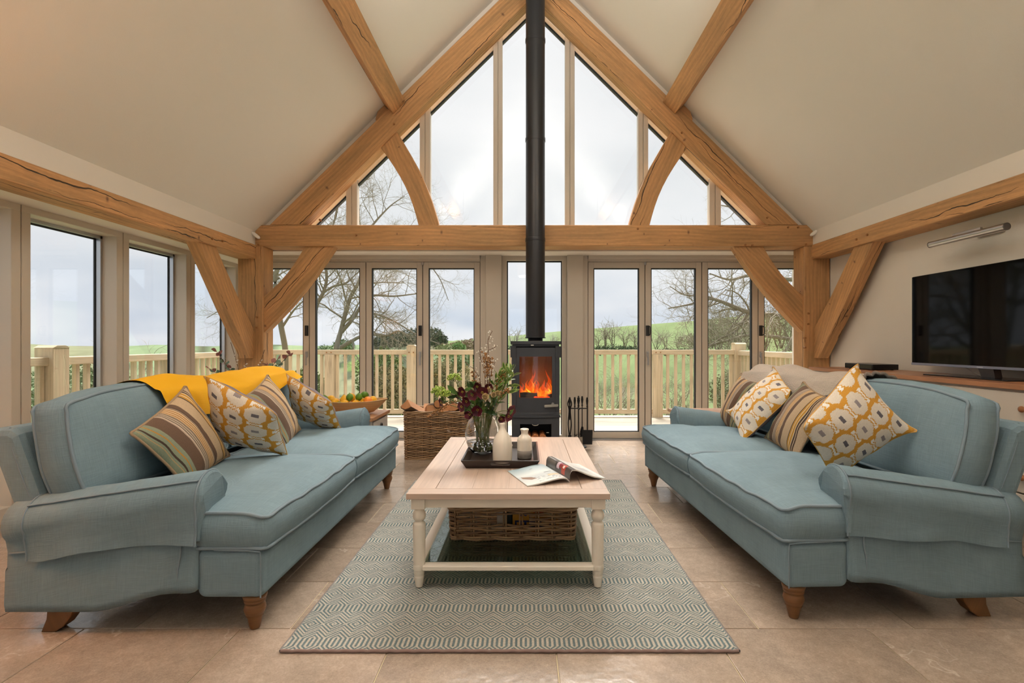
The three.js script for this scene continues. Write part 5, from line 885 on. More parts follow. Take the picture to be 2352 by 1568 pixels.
for (const s of [-1, 1]) { // small white spotlights clipped to the ends of the tie beam
  const p = s < 0 ? at(587, 540, 5.45) : at(1871, 534, 5.45), o = thing('spotlight', s < 0 ? 'small white spotlight clipped to the tie beam over the glazed wall' : 'small white spotlight clipped to the tie beam over the television wall', 'spotlight', p);
  const g = lathe([[0, -0.05], [0.02, -0.048], [0.03, -0.036], [0.034, 0.0], [0.030, 0.03], [0.02, 0.045], [0, 0.05]], 20); g.scale(0.55, 1, 0.9); g.rotateZ(s * -0.9);
  mesh('lamp_head', g, mat('#f0ece4', 0.4), o);
  mesh('bracket', merged([tube([V(s * 0.03, 0.035, 0), V(s * 0.06, 0.06, -0.01), V(s * 0.06, 0.09, -0.03)], 0.006, 6, 12), box(s * 0.06 - 0.02, s * 0.06 + 0.02, 0.07, 0.10, -0.05, -0.01, 0.003)]), rubber, o);
}
{ // floor socket cover
  const o = thing('floor_socket', 'small grey metal floor socket plate on the tiles behind the sofa', 'floor socket', V(2.33, 0, -2.46));
  mesh('cover_plate', box(-0.075, 0.075, 0, 0.006, -0.06, 0.06, 0.002), mat('#a9a7a4', 0.35, { metalness: 0.7 }), o); mesh('plate_slot', box(-0.03, 0.03, 0.006, 0.0075, -0.01, 0.01, 0.0005), mat('#55524f', 0.5), o); o.rotation.y = 0.1;
}

// ---------------------------------------------------------------- flowers in the glass vase
const clearGlass = pmat('#ffffff', 0.0, { transmission: 1, thickness: 0.003, ior: 1.47 });
const vaseP = V(-0.254, trayY + 0.001, -3.14);
{
  const o = thing('glass_vase', 'clear globe-shaped glass vase of flowers on the dark tray', 'vase', vaseP);
  mesh('glass_body', lathe([[0, 0], [0.048, 0.0], [0.062, 0.006], [0.088, 0.035], [0.105, 0.085], [0.108, 0.115], [0.100, 0.160], [0.082, 0.205], [0.074, 0.225], [0.0715, 0.225], [0.0795, 0.204], [0.0975, 0.160], [0.1055, 0.115], [0.1025, 0.085], [0.086, 0.038], [0.060, 0.012], [0.04, 0.011], [0, 0.011]], 48), clearGlass, o);
  const water = pmat('#ffffff', 0.0, { transmission: 1, thickness: 0.05, ior: 1.33 });
  mesh('water', lathe([[0, 0.0112], [0.04, 0.0112], [0.0595, 0.0125], [0.0855, 0.0385], [0.0985, 0.07], [0, 0.07]], 48), water, o);
}
function leafGeo(len, wid, bend = 0.2, cup = 0.15, tip = 1.0, n = 8) { // a leaf or petal along +y, face towards +z
  const pos = [], idx = [], uv = [];
  for (let j = 0; j <= n; j++) { const t = j / n, w = wid / 2 * Math.pow(Math.sin(Math.PI * Math.pow(lerp(0.04, 1, t), tip)), 0.8), y = len * (t - 0.25 * bend * bend * t * t), z = -len * bend * t * t; for (let i = 0; i <= 4; i++) { const u = i / 2 - 1; pos.push(u * w, y, z + cup * w * u * u); uv.push(u * w, y); } }
  for (let j = 0; j < n; j++) for (let i = 0; i < 4; i++) { const a = j * 5 + i, b = a + 1, c = a + 5, d = c + 1; idx.push(a, b, d, a, d, c); }
  const g = new THREE.BufferGeometry(); g.setAttribute('position', new THREE.Float32BufferAttribute(pos, 3)); g.setAttribute('uv', new THREE.Float32BufferAttribute(uv, 2)); g.setIndex(idx); g.computeVertexNormals(); return g;
}
const aim = (g, p, dir, roll = 0) => { const q = new THREE.Quaternion().setFromUnitVectors(Y, dir.clone().normalize()); g.rotateY(roll); g.applyQuaternion(q); g.translate(p.x, p.y, p.z); return g; };
const leafM = (c, r = 0.5) => pmat(c, r, { side: THREE.DoubleSide });
const stemGreen = mat('#6f7a3a', 0.6), stemBrown = mat('#6a4a32', 0.7), darkLeaf = leafM('#2f4a22', 0.35), midLeaf = leafM('#557a35', 0.4), limeLeaf = leafM('#a9b86a', 0.5), burg = leafM('#4a0f22', 0.5), burg2 = leafM('#641529', 0.5), creamPetal = leafM('#f0dcb4', 0.6), berryBrown = mat('#9a6a34', 0.5), berryWhite = mat('#f0ece0', 0.4), viburnum = mat('#98b048', 0.6), stamen = mat('#b9a53e', 0.7);
function stemPath(tip, k, mid = 0.5) { // from the bottom of the vase, out through the neck, to the tip (world), returned relative to the vase
  const t = tip.clone().sub(vaseP), a = k * 2.4, base = V(0.045 * Math.cos(a), 0.016, 0.045 * Math.sin(a)), dir = V(t.x, 0, t.z), nr = Math.min(0.062, 0.02 + dir.length() * 0.4), neck = dir.normalize().multiplyScalar(nr).setY(0.222);
  const m = neck.clone().lerp(t, 0.5).add(V(0, 0.25 * Math.max(0, t.y - 0.25) * 0 + 0.03 * (1 - Math.min(1, t.y * 2)), 0));
  return [base, base.clone().lerp(neck, 0.5).add(V(-0.012 * Math.cos(a), 0, -0.012 * Math.sin(a))), neck, m, t];
}
const up = (i, s = 1) => V(Math.sin(i * 2.1) * s, 0.6, Math.cos(i * 2.1) * s);
function stem(name, label, group, tip, k, m, r = 0.0022) { const o = thing(name, label, 'flower', vaseP, group), pts = stemPath(tip, k), c = new THREE.CatmullRomCurve3(pts); mesh('stem', new THREE.TubeGeometry(c, 24, r, 6), m, o); return { o, c, pts, end: pts[4] }; }
[[1016, 924, 3.08], [1064, 899, 3.06], [1073, 921, 3.04], [1108, 900, 3.03], [1097, 887, 3.12], [1098, 940, 2.99], [1080, 950, 3.02], [1171, 943, 3.06], [1149, 961, 3.0], [1166, 955, 3.05], [1086, 906, 3.0], [1052, 906, 3.08], [1122, 889, 3.1], [1062, 933, 3.03]].forEach(([px, py, d], i) => {
  const words = ['burgundy hellebore drooping furthest over the log basket', 'burgundy hellebore beside the large dark leaf', 'burgundy hellebore low beside the large dark leaf', 'burgundy hellebore against the cream blooms', 'burgundy hellebore at the back below the brown berries', 'burgundy hellebore hanging over the vase rim', 'half-closed burgundy hellebore at the vase rim', 'wide open burgundy hellebore drooping towards the stove', 'closed burgundy hellebore bud drooping above the tall bottle', 'burgundy hellebore behind the wide open one near the stove', 'burgundy hellebore foremost at the heart of the bouquet', 'small burgundy hellebore under the lime green clusters', 'burgundy hellebore tucked behind the cream blooms', 'burgundy hellebore low over the log basket side of the vase'];
  const { o, end } = stem('hellebore_stem', words[i], 'hellebores in the glass vase', at(px, py, d), i, stemGreen);
  const face = V((px - 1110) / 60, -0.25, 0.9).normalize(), q = new THREE.Quaternion().setFromUnitVectors(Z, face), R = [0.034, 0.037, 0.036, 0.043, 0.033, 0.041, 0.033, 0.042, 0.028, 0.036, 0.037, 0.028, 0.03, 0.034][i], cup = [5, 6, 8].includes(i) ? 0.9 : 0.35;
  for (let k = 0; k < 5; k++) { const g = leafGeo(R, R * 1.25, -cup, 0.25, 0.75); g.rotateZ(k * 1.2566 + i); g.applyQuaternion(q); g.translate(end.x, end.y, end.z); mesh('petal', g, k % 2 ? burg : burg2, o); }
  const st = []; for (let k = 0; k < 12; k++) { const a = k * 0.7, g = new THREE.SphereGeometry(0.0022, 5, 4); g.translate(0.006 * Math.cos(a), 0.006 * Math.sin(a), 0.006 + 0.002 * (k % 3)); st.push(g); } const sg = merged(st); sg.applyQuaternion(q); sg.translate(end.x, end.y, end.z); mesh('stamens', sg, stamen, o);
  for (let k = 0; k < 2; k++) { const g = leafGeo(0.05, 0.018, 0.5, 0.1); aim(g, end.clone().add(V(0, 0.004, -0.012)), V(Math.sin(i + k * 2.5), 0.3 - 0.5 * k, -0.2 + Math.cos(i * 1.3)), 0); mesh('leaf', g, midLeaf, o); }
});
[[1123, 897, 3.05], [1134, 907, 3.01], [1143, 904, 3.02], [1114, 912, 3.02]].forEach(([px, py, d], i) => {
  const { o, end } = stem('ranunculus_stem', ['cream ranunculus behind the pair of small cream blooms', 'small round cream ranunculus beside the burgundy hellebore', 'small cream ranunculus nearest the stove', 'full cream ranunculus below the burgundy hellebores'][i], 'cream blooms in the glass vase', at(px, py, d), i + 3, stemGreen);
  for (let ring = 0; ring < 4; ring++) for (let k = 0; k < 6; k++) { const r = [0.022, 0.019, 0.015, 0.010][ring] * (i === 3 ? 1.25 : 1), g = leafGeo(r, r * 1.3, -0.9 - ring * 0.35, 0.4, 0.7, 5); g.rotateZ(k * 1.047 + ring * 0.5); const q = new THREE.Quaternion().setFromUnitVectors(Z, V(0.1 * (i - 1), 0.3, 1).normalize()); g.applyQuaternion(q); g.translate(end.x, end.y, end.z); mesh('petal', g, creamPetal, o); }
});
[[1044, 869, 3.10], [1008, 899, 3.05], [1018, 906, 3.03]].forEach(([px, py, d], i) => {
  const { o, end } = stem('viburnum_stem', ['lime green flower cluster standing above the large dark leaf', 'lime green flower cluster furthest over the log basket', 'lime green flower cluster beside the drooping hellebore'][i], 'green flower clusters in the glass vase', at(px, py, d), i + 7, stemGreen);
  const fl = []; for (let k = 0; k < 150; k++) { const a = rnd() * 6.283, b = Math.acos(rr(-0.3, 1)), r = rr(0.024, 0.040), g = new THREE.IcosahedronGeometry(rr(0.0035, 0.0062), 0); g.translate(end.x + r * Math.sin(b) * Math.cos(a) * 1.15, end.y + r * Math.cos(b) * 0.8, end.z + r * Math.sin(b) * Math.sin(a)); fl.push(g); } const m = mesh('florets', merged(fl), viburnum, o); m.userData.kind = 'stuff';
  const tw = []; for (let k = 0; k < 10; k++) tw.push(rod(end.clone().add(V(0, -0.02, 0)), end.clone().add(V(0.024 * Math.sin(k * 2), 0.008, 0.024 * Math.cos(k * 2))), 0.001, 0.0008, 4)); mesh('flower_stalks', merged(tw), stemGreen, o);
});
const spray = (label, pts, m, beads, bm, br, spread, name, group, sd) => {
  const o = thing(name, label, 'berry spray', vaseP, group), rel = pts.map(p => at(...p).sub(vaseP)), base = stemPath(at(...pts[0]), sd), c = new THREE.CatmullRomCurve3([...base.slice(0, 3), ...rel]);
  mesh('stem', new THREE.TubeGeometry(c, 40, 0.0017, 5), m, o);
  const tw = [];
  for (let k = 0; k < beads; k++) { const t = lerp(0.5, 1, Math.pow(k / Math.max(1, beads - 1), 0.8)), p = c.getPoint(t), q = p.clone().add(V(rr(-1, 1), rr(-0.6, 1), rr(-1, 1)).normalize().multiplyScalar(rr(0.35, 1) * spread)); if (k % 2 === 0) tw.push(tube([p, p.clone().lerp(q, 0.5).add(V(0, 0.004, 0)), q], 0.0008, 4, 5)); const g = new THREE.SphereGeometry(br * rr(0.8, 1.15), 7, 5); g.translate(q.x, q.y, q.z); mesh('berry', g, bm, o); }
  mesh('twiglets', merged(tw), m, o);
};
spray('brown berry spray rising highest over the burgundy blooms', [[1120, 862, 3.12], [1118, 838, 3.12], [1110, 812, 3.12]], stemBrown, 60, berryBrown, 0.0052, 0.03, 'brown_berry_spray', 'brown berries in the glass vase', 1);
spray('brown berry spray beside the tall white-berried branch', [[1124, 868, 3.15], [1124, 845, 3.16], [1127, 822, 3.16]], stemBrown, 48, berryBrown, 0.0052, 0.024, 'brown_berry_spray', 'brown berries in the glass vase', 2);
spray('short brown berry spray on the log basket side above the dark leaves', [[1095, 885, 3.16], [1090, 868, 3.16], [1086, 852, 3.16]], stemBrown, 28, berryBrown, 0.0052, 0.022, 'brown_berry_spray', 'brown berries in the glass vase', 3);
spray('brown berry spray among the pale variegated leaves', [[1140, 890, 3.12], [1150, 872, 3.12], [1157, 858, 3.12]], stemBrown, 30, berryBrown, 0.0052, 0.02, 'brown_berry_spray', 'brown berries in the glass vase', 4);
spray('low brown berry spray leaning towards the stove', [[1150, 905, 3.08], [1162, 900, 3.08], [1170, 897, 3.08]], stemBrown, 26, berryBrown, 0.0052, 0.024, 'brown_berry_spray', 'brown berries in the glass vase', 5);
spray('brown berry spray trailing down over the log basket', [[1060, 928, 3.08], [1030, 928, 3.04], [1005, 945, 3.02], [982, 962, 3.0]], stemBrown, 64, berryBrown, 0.0048, 0.022, 'brown_berry_spray', 'brown berries in the glass vase', 6);
spray('tall bare branch tipped with white berries', [[1120, 850, 3.2], [1122, 800, 3.2], [1121, 780, 3.2], [1131, 760, 3.2]], stemBrown, 15, berryWhite, 0.0048, 0.035, 'white_berry_branch', 'white berries in the glass vase', 7);
spray('bare branch of white berries forking towards the stove', [[1121, 806, 3.2], [1132, 800, 3.2], [1140, 794, 3.2]], stemBrown, 10, berryWhite, 0.0045, 0.02, 'white_berry_branch', 'white berries in the glass vase', 8);
spray('bare branch of white berries leaning over the log basket', [[1104, 880, 3.2], [1090, 850, 3.2], [1068, 832, 3.2]], stemBrown, 12, berryWhite, 0.0042, 0.022, 'white_berry_branch', 'white berries in the glass vase', 9);
spray('short white-berried twig among the brown berries', [[1112, 850, 3.1], [1104, 822, 3.1], [1102, 803, 3.1]], stemBrown, 16, berryWhite, 0.004, 0.028, 'white_berry_branch', 'white berries in the glass vase', 10);
spray('white-berried twig low between brown berries and pale leaves', [[1122, 885, 3.08], [1130, 850, 3.1], [1138, 828, 3.12]], stemBrown, 18, berryWhite, 0.0042, 0.022, 'white_berry_branch', 'white berries in the glass vase', 11);
[[[1150, 870], [1160, 848], 0], [[1165, 872], [1176, 845], 1], [[1160, 882], [1180, 862], 2], [[1150, 890], [1172, 886], 3], [[1135, 880], [1146, 856], 4], [[1160, 905], [1178, 898], 5], [[1145, 875], [1166, 850], 6], [[1140, 895], [1160, 872], 7]].forEach(([a, b, i]) => {
  const o = thing('variegated_sprig', ['variegated sprig standing tallest among the pale leaves', 'variegated sprig against the corner of the stove', 'variegated sprig with a long leaf reaching the stove door', 'variegated sprig pointing level at the stove glass', 'variegated sprig next to the brown berries', 'low variegated sprig above the open hellebore', 'variegated sprig between the brown berries and the stove corner', 'short variegated sprig behind the cream blooms'][i], 'foliage', vaseP, 'variegated sprigs in the glass vase');
  const c = new THREE.CatmullRomCurve3([...stemPath(at(...a, 3.12), i + 4).slice(0, 3), at(...a, 3.12).sub(vaseP), at(...b, 3.12).sub(vaseP)]); mesh('stem', new THREE.TubeGeometry(c, 30, 0.0014, 5), stemGreen, o);
  for (let k = 0; k < 11; k++) { const t = lerp(0.62, 1, k / 10), p = c.getPoint(t), d = c.getTangent(t).add(V(Math.sin(k * 2.4 + i) * 0.9, 0.15, Math.cos(k * 2.4 + i) * 0.9)), L = rr(0.042, 0.062); mesh('pale_leaf', aim(leafGeo(L, L * 0.36, 0.25, 0.15), p, d, k), limeLeaf, o); mesh('leaf_centre', aim(leafGeo(L * 0.82, L * 0.22, 0.25, 0.15), p.clone().addScaledVector(d.clone().normalize(), 0.003).add(V(0, 0, 0.0012)), d, k), midLeaf, o); }
});
[[[1050, 905], [1016, 878], 0.078, 0], [[1050, 908], [1030, 915], 0.06, 1], [[1085, 890], [1080, 876], 0.05, 2], [[1110, 925], [1105, 945], 0.055, 3], [[1135, 905], [1140, 945], 0.075, 4], [[1110, 905], [1115, 925], 0.06, 5], [[1075, 935], [1066, 955], 0.05, 6], [[1128, 935], [1132, 965], 0.06, 7], [[1140, 945], [1144, 968], 0.055, 8], [[1090, 968], [1105, 958], 0.05, 9], [[1098, 985], [1092, 1000], 0.045, 10], [[1104, 965], [1106, 990], 0.045, 11]].forEach(([a, b, L, i]) => {
  const o = thing('dark_leaf_stem', ['large dark green leaf reaching over the log basket', 'dark green leaf bent below the largest leaf', 'dark green leaf at the back of the bouquet', 'dark green leaf curling over the vase rim', 'broad dark green leaf hanging towards the tall bottle', 'dark green leaf below the cream blooms', 'dark green leaf tip at the side of the vase rim', 'dark green leaf hanging inside the bouquet on the stove side', 'narrow dark green leaf just above the tall bottle', 'green leaf inside the glass near the rim', 'small green leaf low inside the glass vase', 'upright green leaf inside the glass vase'][i], 'foliage', vaseP, 'dark leaves in the glass vase');
  const p = at(...a, i > 8 ? 3.10 : 3.06).sub(vaseP), q = at(...b, i > 8 ? 3.09 : 3.02).sub(vaseP), dir = q.clone().sub(p);
  const c = new THREE.CatmullRomCurve3(i > 8 ? [V(0.02 * Math.sin(i), 0.016, 0.02 * Math.cos(i)), p.clone().multiplyScalar(0.6), p] : [...stemPath(at(...a, 3.06), i + 2).slice(0, 3), p]); mesh('stem', new THREE.TubeGeometry(c, 24, 0.002, 6), stemGreen, o);
  const g = leafGeo(L, L * 0.42, 0.25, 0.2); mesh('leaf_blade', aim(g, p, dir, 0.3 * i), i === 0 || i > 8 ? midLeaf : darkLeaf, o);
});

{
  const spots = [[1060, 915], [1078, 905], [1092, 925], [1112, 930], [1128, 920], [1142, 925], [1100, 905], [1085, 890], [1120, 945], [1070, 935]], by = ['under the drooping hellebore', 'beside the large dark leaf', 'at the heart of the bouquet', 'over the vase rim', 'under the cream blooms', 'below the variegated leaves', 'behind the front hellebores', 'under the brown berries', 'above the tall bottle', 'at the log basket side of the rim'];
  spots.forEach(([px, py], i) => { const o = thing('foliage_sprig', `leafy dark green sprig ${by[i]}`, 'foliage', vaseP, 'leafy stems in the glass vase'), tip = at(px, py, 3.06 + 0.03 * (i % 4)), c = new THREE.CatmullRomCurve3(stemPath(tip, i + 11)); mesh('stem', new THREE.TubeGeometry(c, 24, 0.0013, 5), stemGreen, o); for (let k = 0; k < 6; k++) { const t = lerp(0.66, 1, k / 5), L = rr(0.045, 0.07), d = c.getTangent(t).multiplyScalar(0.6).add(V(Math.sin(k * 2.4 + i) * 0.9, rr(-0.3, 0.4), 0.3 + Math.cos(k * 2.4 + i) * 0.8)); mesh('leaf_blade', aim(leafGeo(L, L * 0.4, 0.35, 0.2), c.getPoint(t), d, k), (i + k) % 3 ? darkLeaf : midLeaf, o); } });
}

// ---------------------------------------------------------------- eucalyptus and willow behind the sofa
{
  const base = V(-2.45, 0, -4.62), o = thing('floor_vase', 'grey stoneware floor vase standing behind the mustard-throw sofa', 'vase', base);
  mesh('stoneware_body', lathe([[0, 0], [0.09, 0], [0.12, 0.06], [0.125, 0.25], [0.08, 0.48], [0.055, 0.58], [0.065, 0.62], [0.058, 0.62], [0.05, 0.58], [0, 0.5]], 28), bareClay, o);
  const euc = leafM('#6f8a76', 0.6), eucR = leafM('#a06a62', 0.6), bud = mat('#ded6cc', 0.8);
  const sprig = (kind, tip, i, label) => { const t = thing(kind ? 'willow_twig' : 'eucalyptus_sprig', label, 'foliage', base, 'stems in the floor vase'), q = at(...tip).sub(base), c = new THREE.CatmullRomCurve3([V(0.02 * Math.sin(i * 2), 0.5, 0.02 * Math.cos(i * 2)), V(q.x * 0.25, 0.70, q.z * 0.25), V(q.x * 0.65, lerp(0.7, q.y, 0.55) + 0.01, q.z * 0.65), q]); mesh('stem', new THREE.TubeGeometry(c, 24, 0.0025, 5), stemBrown, t);
    for (let k = 0; k < (kind ? 11 : 16); k++) { const u = lerp(0.35, 1, k / 15), p = c.getPoint(Math.min(1, u)), d = V(Math.sin(k * 2.4 + i), 0.5, Math.cos(k * 2.4 + i)); if (kind) { const g = new THREE.SphereGeometry(0.008, 8, 6); g.scale(0.7, 1.4, 0.7); aim(g, p.clone().addScaledVector(d, 0.008), d); mesh('catkin', g, bud, t); } else { const L = rr(0.034, 0.05); mesh('round_leaf', aim(leafGeo(L, L * 0.95, 0.2, 0.2, 0.9, 5), p, d, k), k > 12 ? eucR : euc, t); } } };
  sprig(0, [497, 806, 4.5], 0, 'eucalyptus sprig leaning towards the side windows behind the sofa'); sprig(0, [520, 838, 4.45], 1, 'short eucalyptus sprig close above the mustard throw'); sprig(1, [530, 786, 4.6], 2, 'willow twig with catkins in front of the corner brace'); sprig(1, [562, 815, 4.55], 3, 'short willow twig with catkins in front of the oak post'); sprig(1, [608, 803, 4.6], 4, 'willow twig with catkins leaning across the oak post');
  sprig(0, [640, 822, 4.5], 5, 'eucalyptus sprig leaning towards the folding doors'); sprig(0, [667, 812, 4.6], 6, 'eucalyptus sprig tipped with reddish leaves by the folding doors'); sprig(0, [612, 838, 4.45], 7, 'eucalyptus sprig low in front of the oak post'); sprig(0, [480, 846, 4.5], 8, 'reddish eucalyptus tip just above the mustard throw');
}

// ---------------------------------------------------------------- deck and balustrade
const railOak = mat('#e6d4b6', 0.8, { map: weatherTex, bumpMap: oakBump, bumpScale: 0.002 });
const deckWood = mat('#d3cbbd', 0.75, { map: weatherTex });
{
  const deck = struct('floor_deck', box(-4.55, 3.5, -0.3, -0.07, -8.36, -6.15), mat('#8f877a', 0.9), 'pale timber deck outside the folding doors');
  for (let i = 0; i < 15; i++) mesh('deck_board', box(-4.55, 3.5, -0.07, -0.042, -6.2 - i * 0.145, -6.2 - i * 0.145 - 0.139, 0.004, X), deckWood, deck);
  mesh('side_deck_frame', box(-4.55, -3.45, -0.3, -0.07, -6.15, 1.5), mat('#8f877a', 0.9), deck);
  for (let i = 0; i < 7; i++) mesh('deck_board', box(-3.46 - i * 0.155, -3.46 - i * 0.155 - 0.148, -0.07, -0.042, -6.15, 1.5, 0.004, Z), deckWood, deck);
}
function balustrade(label, a, b, posts, topY) { // a, b: ends (x, z); posts along it with their heights
  const o = thing('balustrade', label, 'railing', V(a[0], 0, a[1])), L = Math.hypot(b[0] - a[0], b[1] - a[1]), dir = V((b[0] - a[0]) / L, 0, (b[1] - a[1]) / L); o.rotation.y = Math.atan2(-dir.z, dir.x);
  const y0 = -0.04;
  mesh('handrail', box(0, L, topY - 0.075, topY, -0.05, 0.05, 0.008, X), railOak, o);
  mesh('bottom_rail', box(0, L, y0 + 0.05, y0 + 0.12, -0.03, 0.03, 0.004, X), railOak, o);
  const bal = Array.from({ length: 4 }, () => box(-0.021, 0.021, y0 + 0.12, topY - 0.075, -0.021, 0.021, 0.003, Y));
  const n = Math.floor(L / 0.123); for (let i = 1; i < n; i++) { const s = i * L / n; if (posts.some(p => Math.abs(p[0] - s) < 0.1)) continue; const m = mesh('baluster', bal[i % 4], railOak, o); m.position.x = s; }
  for (const [s, h, w] of posts) { const q = mesh('post', box(s - w, s + w, y0 - 0.2, h, -w, w, 0.006, Y), railOak, o); if (h > topY) mesh('post_cap', extr([[-w - 0.004, 0], [w + 0.004, 0], [w * 0.5, 0.022], [-w * 0.5, 0.022]], 2 * w + 0.008, 0.002).translate(s, h, -w - 0.004), railOak, q); for (const k of [-0.035, 0.035]) mesh('oak_peg', rod(V(s + k, topY - 0.04, w), V(s + k, topY - 0.04, w + 0.014), 0.011), pegOak, q); }
}
balustrade('pale oak balustrade along the far edge of the deck', [-4.3, -8.2], [3.35, -8.2], [[1.25, 0.94, 0.075], [2.53, 1.066, 0.075], [4.35, 0.94, 0.075], [6.37, 0.94, 0.075]], 1.01);
balustrade('pale oak balustrade running along the deck outside the side windows', [-4.3, -8.2], [-4.3, 1.4], [[0, 1.09, 0.08], [1.9, 0.92, 0.075], [3.45, 1.075, 0.085], [5.4, 0.92, 0.075], [7.4, 0.92, 0.075]], 0.99);
balustrade('short pale oak balustrade returning from the deck corner to the house', [3.35, -8.2], [3.35, -6.3], [[0, 1.10, 0.085], [0.85, 0.92, 0.075]], 1.0);

// ---------------------------------------------------------------- the land outside
const ridge = a => { const k = [[-2, 790], [-0.97, 788], [-0.9, 792], [-0.78, 794], [-0.7, 790], [-0.6, 794], [-0.5, 790], [-0.4, 794], [-0.33, 792], [-0.2, 790], [-0.1, 778], [0.0, 768], [0.1, 757], [0.3, 741], [0.5, 724], [0.7, 715], [2, 700]]; for (let i = 0; i + 1 < k.length; i++) if (a <= k[i + 1][0]) { const t = clamp((a - k[i][0]) / (k[i + 1][0] - k[i][0])); return lerp(k[i][1], k[i + 1][1], t); } return 700; };
function landY(x, z) {
  const r = Math.hypot(x, z), a = z < 0 ? clamp(x / Math.max(1, -z), -2, 2) : Math.sign(x) * 2;
  const near = -1.1 - 0.13 * (r - 8), right = smooth(-0.28, 0.0, a);
  const R = lerp(700, 150, right), top = EYE - (ridge(a) - CY) / F * R, val = lerp(-26, -7.5, right), vd = lerp(230, 55, right);
  let y = r < vd ? lerp(-1.1, val, Math.pow(clamp((r - 8) / (vd - 8)), 0.8)) : lerp(val, top, smooth(vd, R, r));
  if (r > R) y = top - (r - R) * 0.02;
  return y + 0.25 * smooth(9, 30, r) * fbm3(x * 0.08, 2, z * 0.08, 3) + (r > 100 ? r * 0.006 * fbm3(x * 0.006, 5, z * 0.006, 2) * (1 - right) : 0);
}
{
  const NA = 240, NR = 130, pos = [], col = [], idx = [];
  const fields = [[0.115, 0.19, 0.06], [0.14, 0.21, 0.075], [0.16, 0.21, 0.10], [0.175, 0.235, 0.135], [0.19, 0.20, 0.125], [0.13, 0.215, 0.07]];  // paler entries carry distance haze painted into the far left fields
  for (let j = 0; j <= NR; j++) { const r = 4.5 * Math.pow(1400 / 4.5, j / NR); for (let i = 0; i <= NA; i++) {
    const th = lerp(-1.95, 1.95, i / NA), x = r * Math.sin(th), z = -r * Math.cos(th); pos.push(x, r < 9 ? Math.min(landY(x, z), -0.9) : landY(x, z), z);
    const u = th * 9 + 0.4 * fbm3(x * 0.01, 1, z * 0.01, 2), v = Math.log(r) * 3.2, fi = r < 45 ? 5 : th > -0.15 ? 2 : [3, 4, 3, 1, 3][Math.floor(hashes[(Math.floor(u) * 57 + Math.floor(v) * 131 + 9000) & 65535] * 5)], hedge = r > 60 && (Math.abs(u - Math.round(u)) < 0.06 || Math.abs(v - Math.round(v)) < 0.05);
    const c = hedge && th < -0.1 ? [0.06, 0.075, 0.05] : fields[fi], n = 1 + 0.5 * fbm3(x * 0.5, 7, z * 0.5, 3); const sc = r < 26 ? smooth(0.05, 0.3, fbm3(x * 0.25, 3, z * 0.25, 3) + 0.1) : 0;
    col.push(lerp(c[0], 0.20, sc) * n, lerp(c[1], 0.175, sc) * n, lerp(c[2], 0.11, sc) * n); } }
  for (let j = 0; j < NR; j++) for (let i = 0; i < NA; i++) { const a = j * (NA + 1) + i, b = a + 1, c = a + NA + 1, d = c + 1; idx.push(a, b, d, a, d, c); }
  const g = new THREE.BufferGeometry(); g.setAttribute('position', new THREE.Float32BufferAttribute(pos, 3)); g.setAttribute('color', new THREE.Float32BufferAttribute(col, 3)); g.setIndex(idx); g.computeVertexNormals();
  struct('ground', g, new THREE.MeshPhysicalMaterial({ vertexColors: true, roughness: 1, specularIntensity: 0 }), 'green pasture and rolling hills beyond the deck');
}
class Twigs { constructor() { this.p = []; this.n = []; this.i = []; }
  add(pts, r0, r1, sides = 5) { const f = V(), s = V(), b = V(), base0 = this.p.length / 3; for (let j = 0; j < pts.length; j++) { f.copy(pts[Math.min(j + 1, pts.length - 1)]).sub(pts[Math.max(j - 1, 0)]).normalize(); s.set(f.z, 0.01, -f.x + 0.001).cross(f).normalize(); b.copy(f).cross(s); const r = lerp(r0, r1, j / (pts.length - 1)); for (let k = 0; k < sides; k++) { const a = k / sides * 6.283, c = Math.cos(a), d = Math.sin(a), nx = s.x * c + b.x * d, ny = s.y * c + b.y * d, nz = s.z * c + b.z * d; this.p.push(pts[j].x + nx * r, pts[j].y + ny * r, pts[j].z + nz * r); this.n.push(nx, ny, nz); } } for (let j = 0; j + 1 < pts.length; j++) for (let k = 0; k < sides; k++) { const a = base0 + j * sides + k, q = base0 + j * sides + (k + 1) % sides; this.i.push(a, q, q + sides, a, q + sides, a + sides); } }
  geo() { const g = new THREE.BufferGeometry(); g.setAttribute('position', new THREE.Float32BufferAttribute(this.p, 3)); g.setAttribute('normal', new THREE.Float32BufferAttribute(this.n, 3)); g.setIndex(this.i); return g; } }
const barkM = mat('#8f8774', 0.95), twigM = mat('#a59c8c', 0.95), darkTwig = mat('#6f6456', 0.95), lichen = mat('#837a6a', 0.95);
function grow(buf, twigs, p, dir, len, r, level, o) { // one branch and its side shoots
  const n = 5, pts = [p.clone()], d = dir.clone(); const q = p.clone();
  for (let i = 1; i <= n; i++) { d.add(V(rr(-1, 1), rr(-1, 1) + o.up, rr(-1, 1) * 0.7).multiplyScalar(o.wig)).normalize(); q.addScaledVector(d, len / n); pts.push(q.clone()); }
  (level >= o.twigFrom ? twigs : buf).add(pts, r, r * 0.45, level >= o.twigFrom ? 3 : 6);
  if (level >= o.max) return;
  const kids = o.kids[level] ?? 4;
  for (let k = 0; k < kids; k++) { const t = lerp(0.25, 1, (k + rr(0, 0.9)) / kids), f = t * n, i0 = Math.min(n - 1, Math.floor(f)), b = pts[i0].clone().lerp(pts[i0 + 1], f - i0), tang = pts[i0 + 1].clone().sub(pts[i0]).normalize(), side = V(rr(-1, 1), rr(-1, 1), rr(-1, 1)).cross(tang).normalize(), nd = tang.multiplyScalar(0.75).addScaledVector(side, rr(0.5, 1.0)).normalize(); grow(buf, twigs, b, nd, len * rr(0.45, 0.68), r * 0.5, level + 1, o); }
}
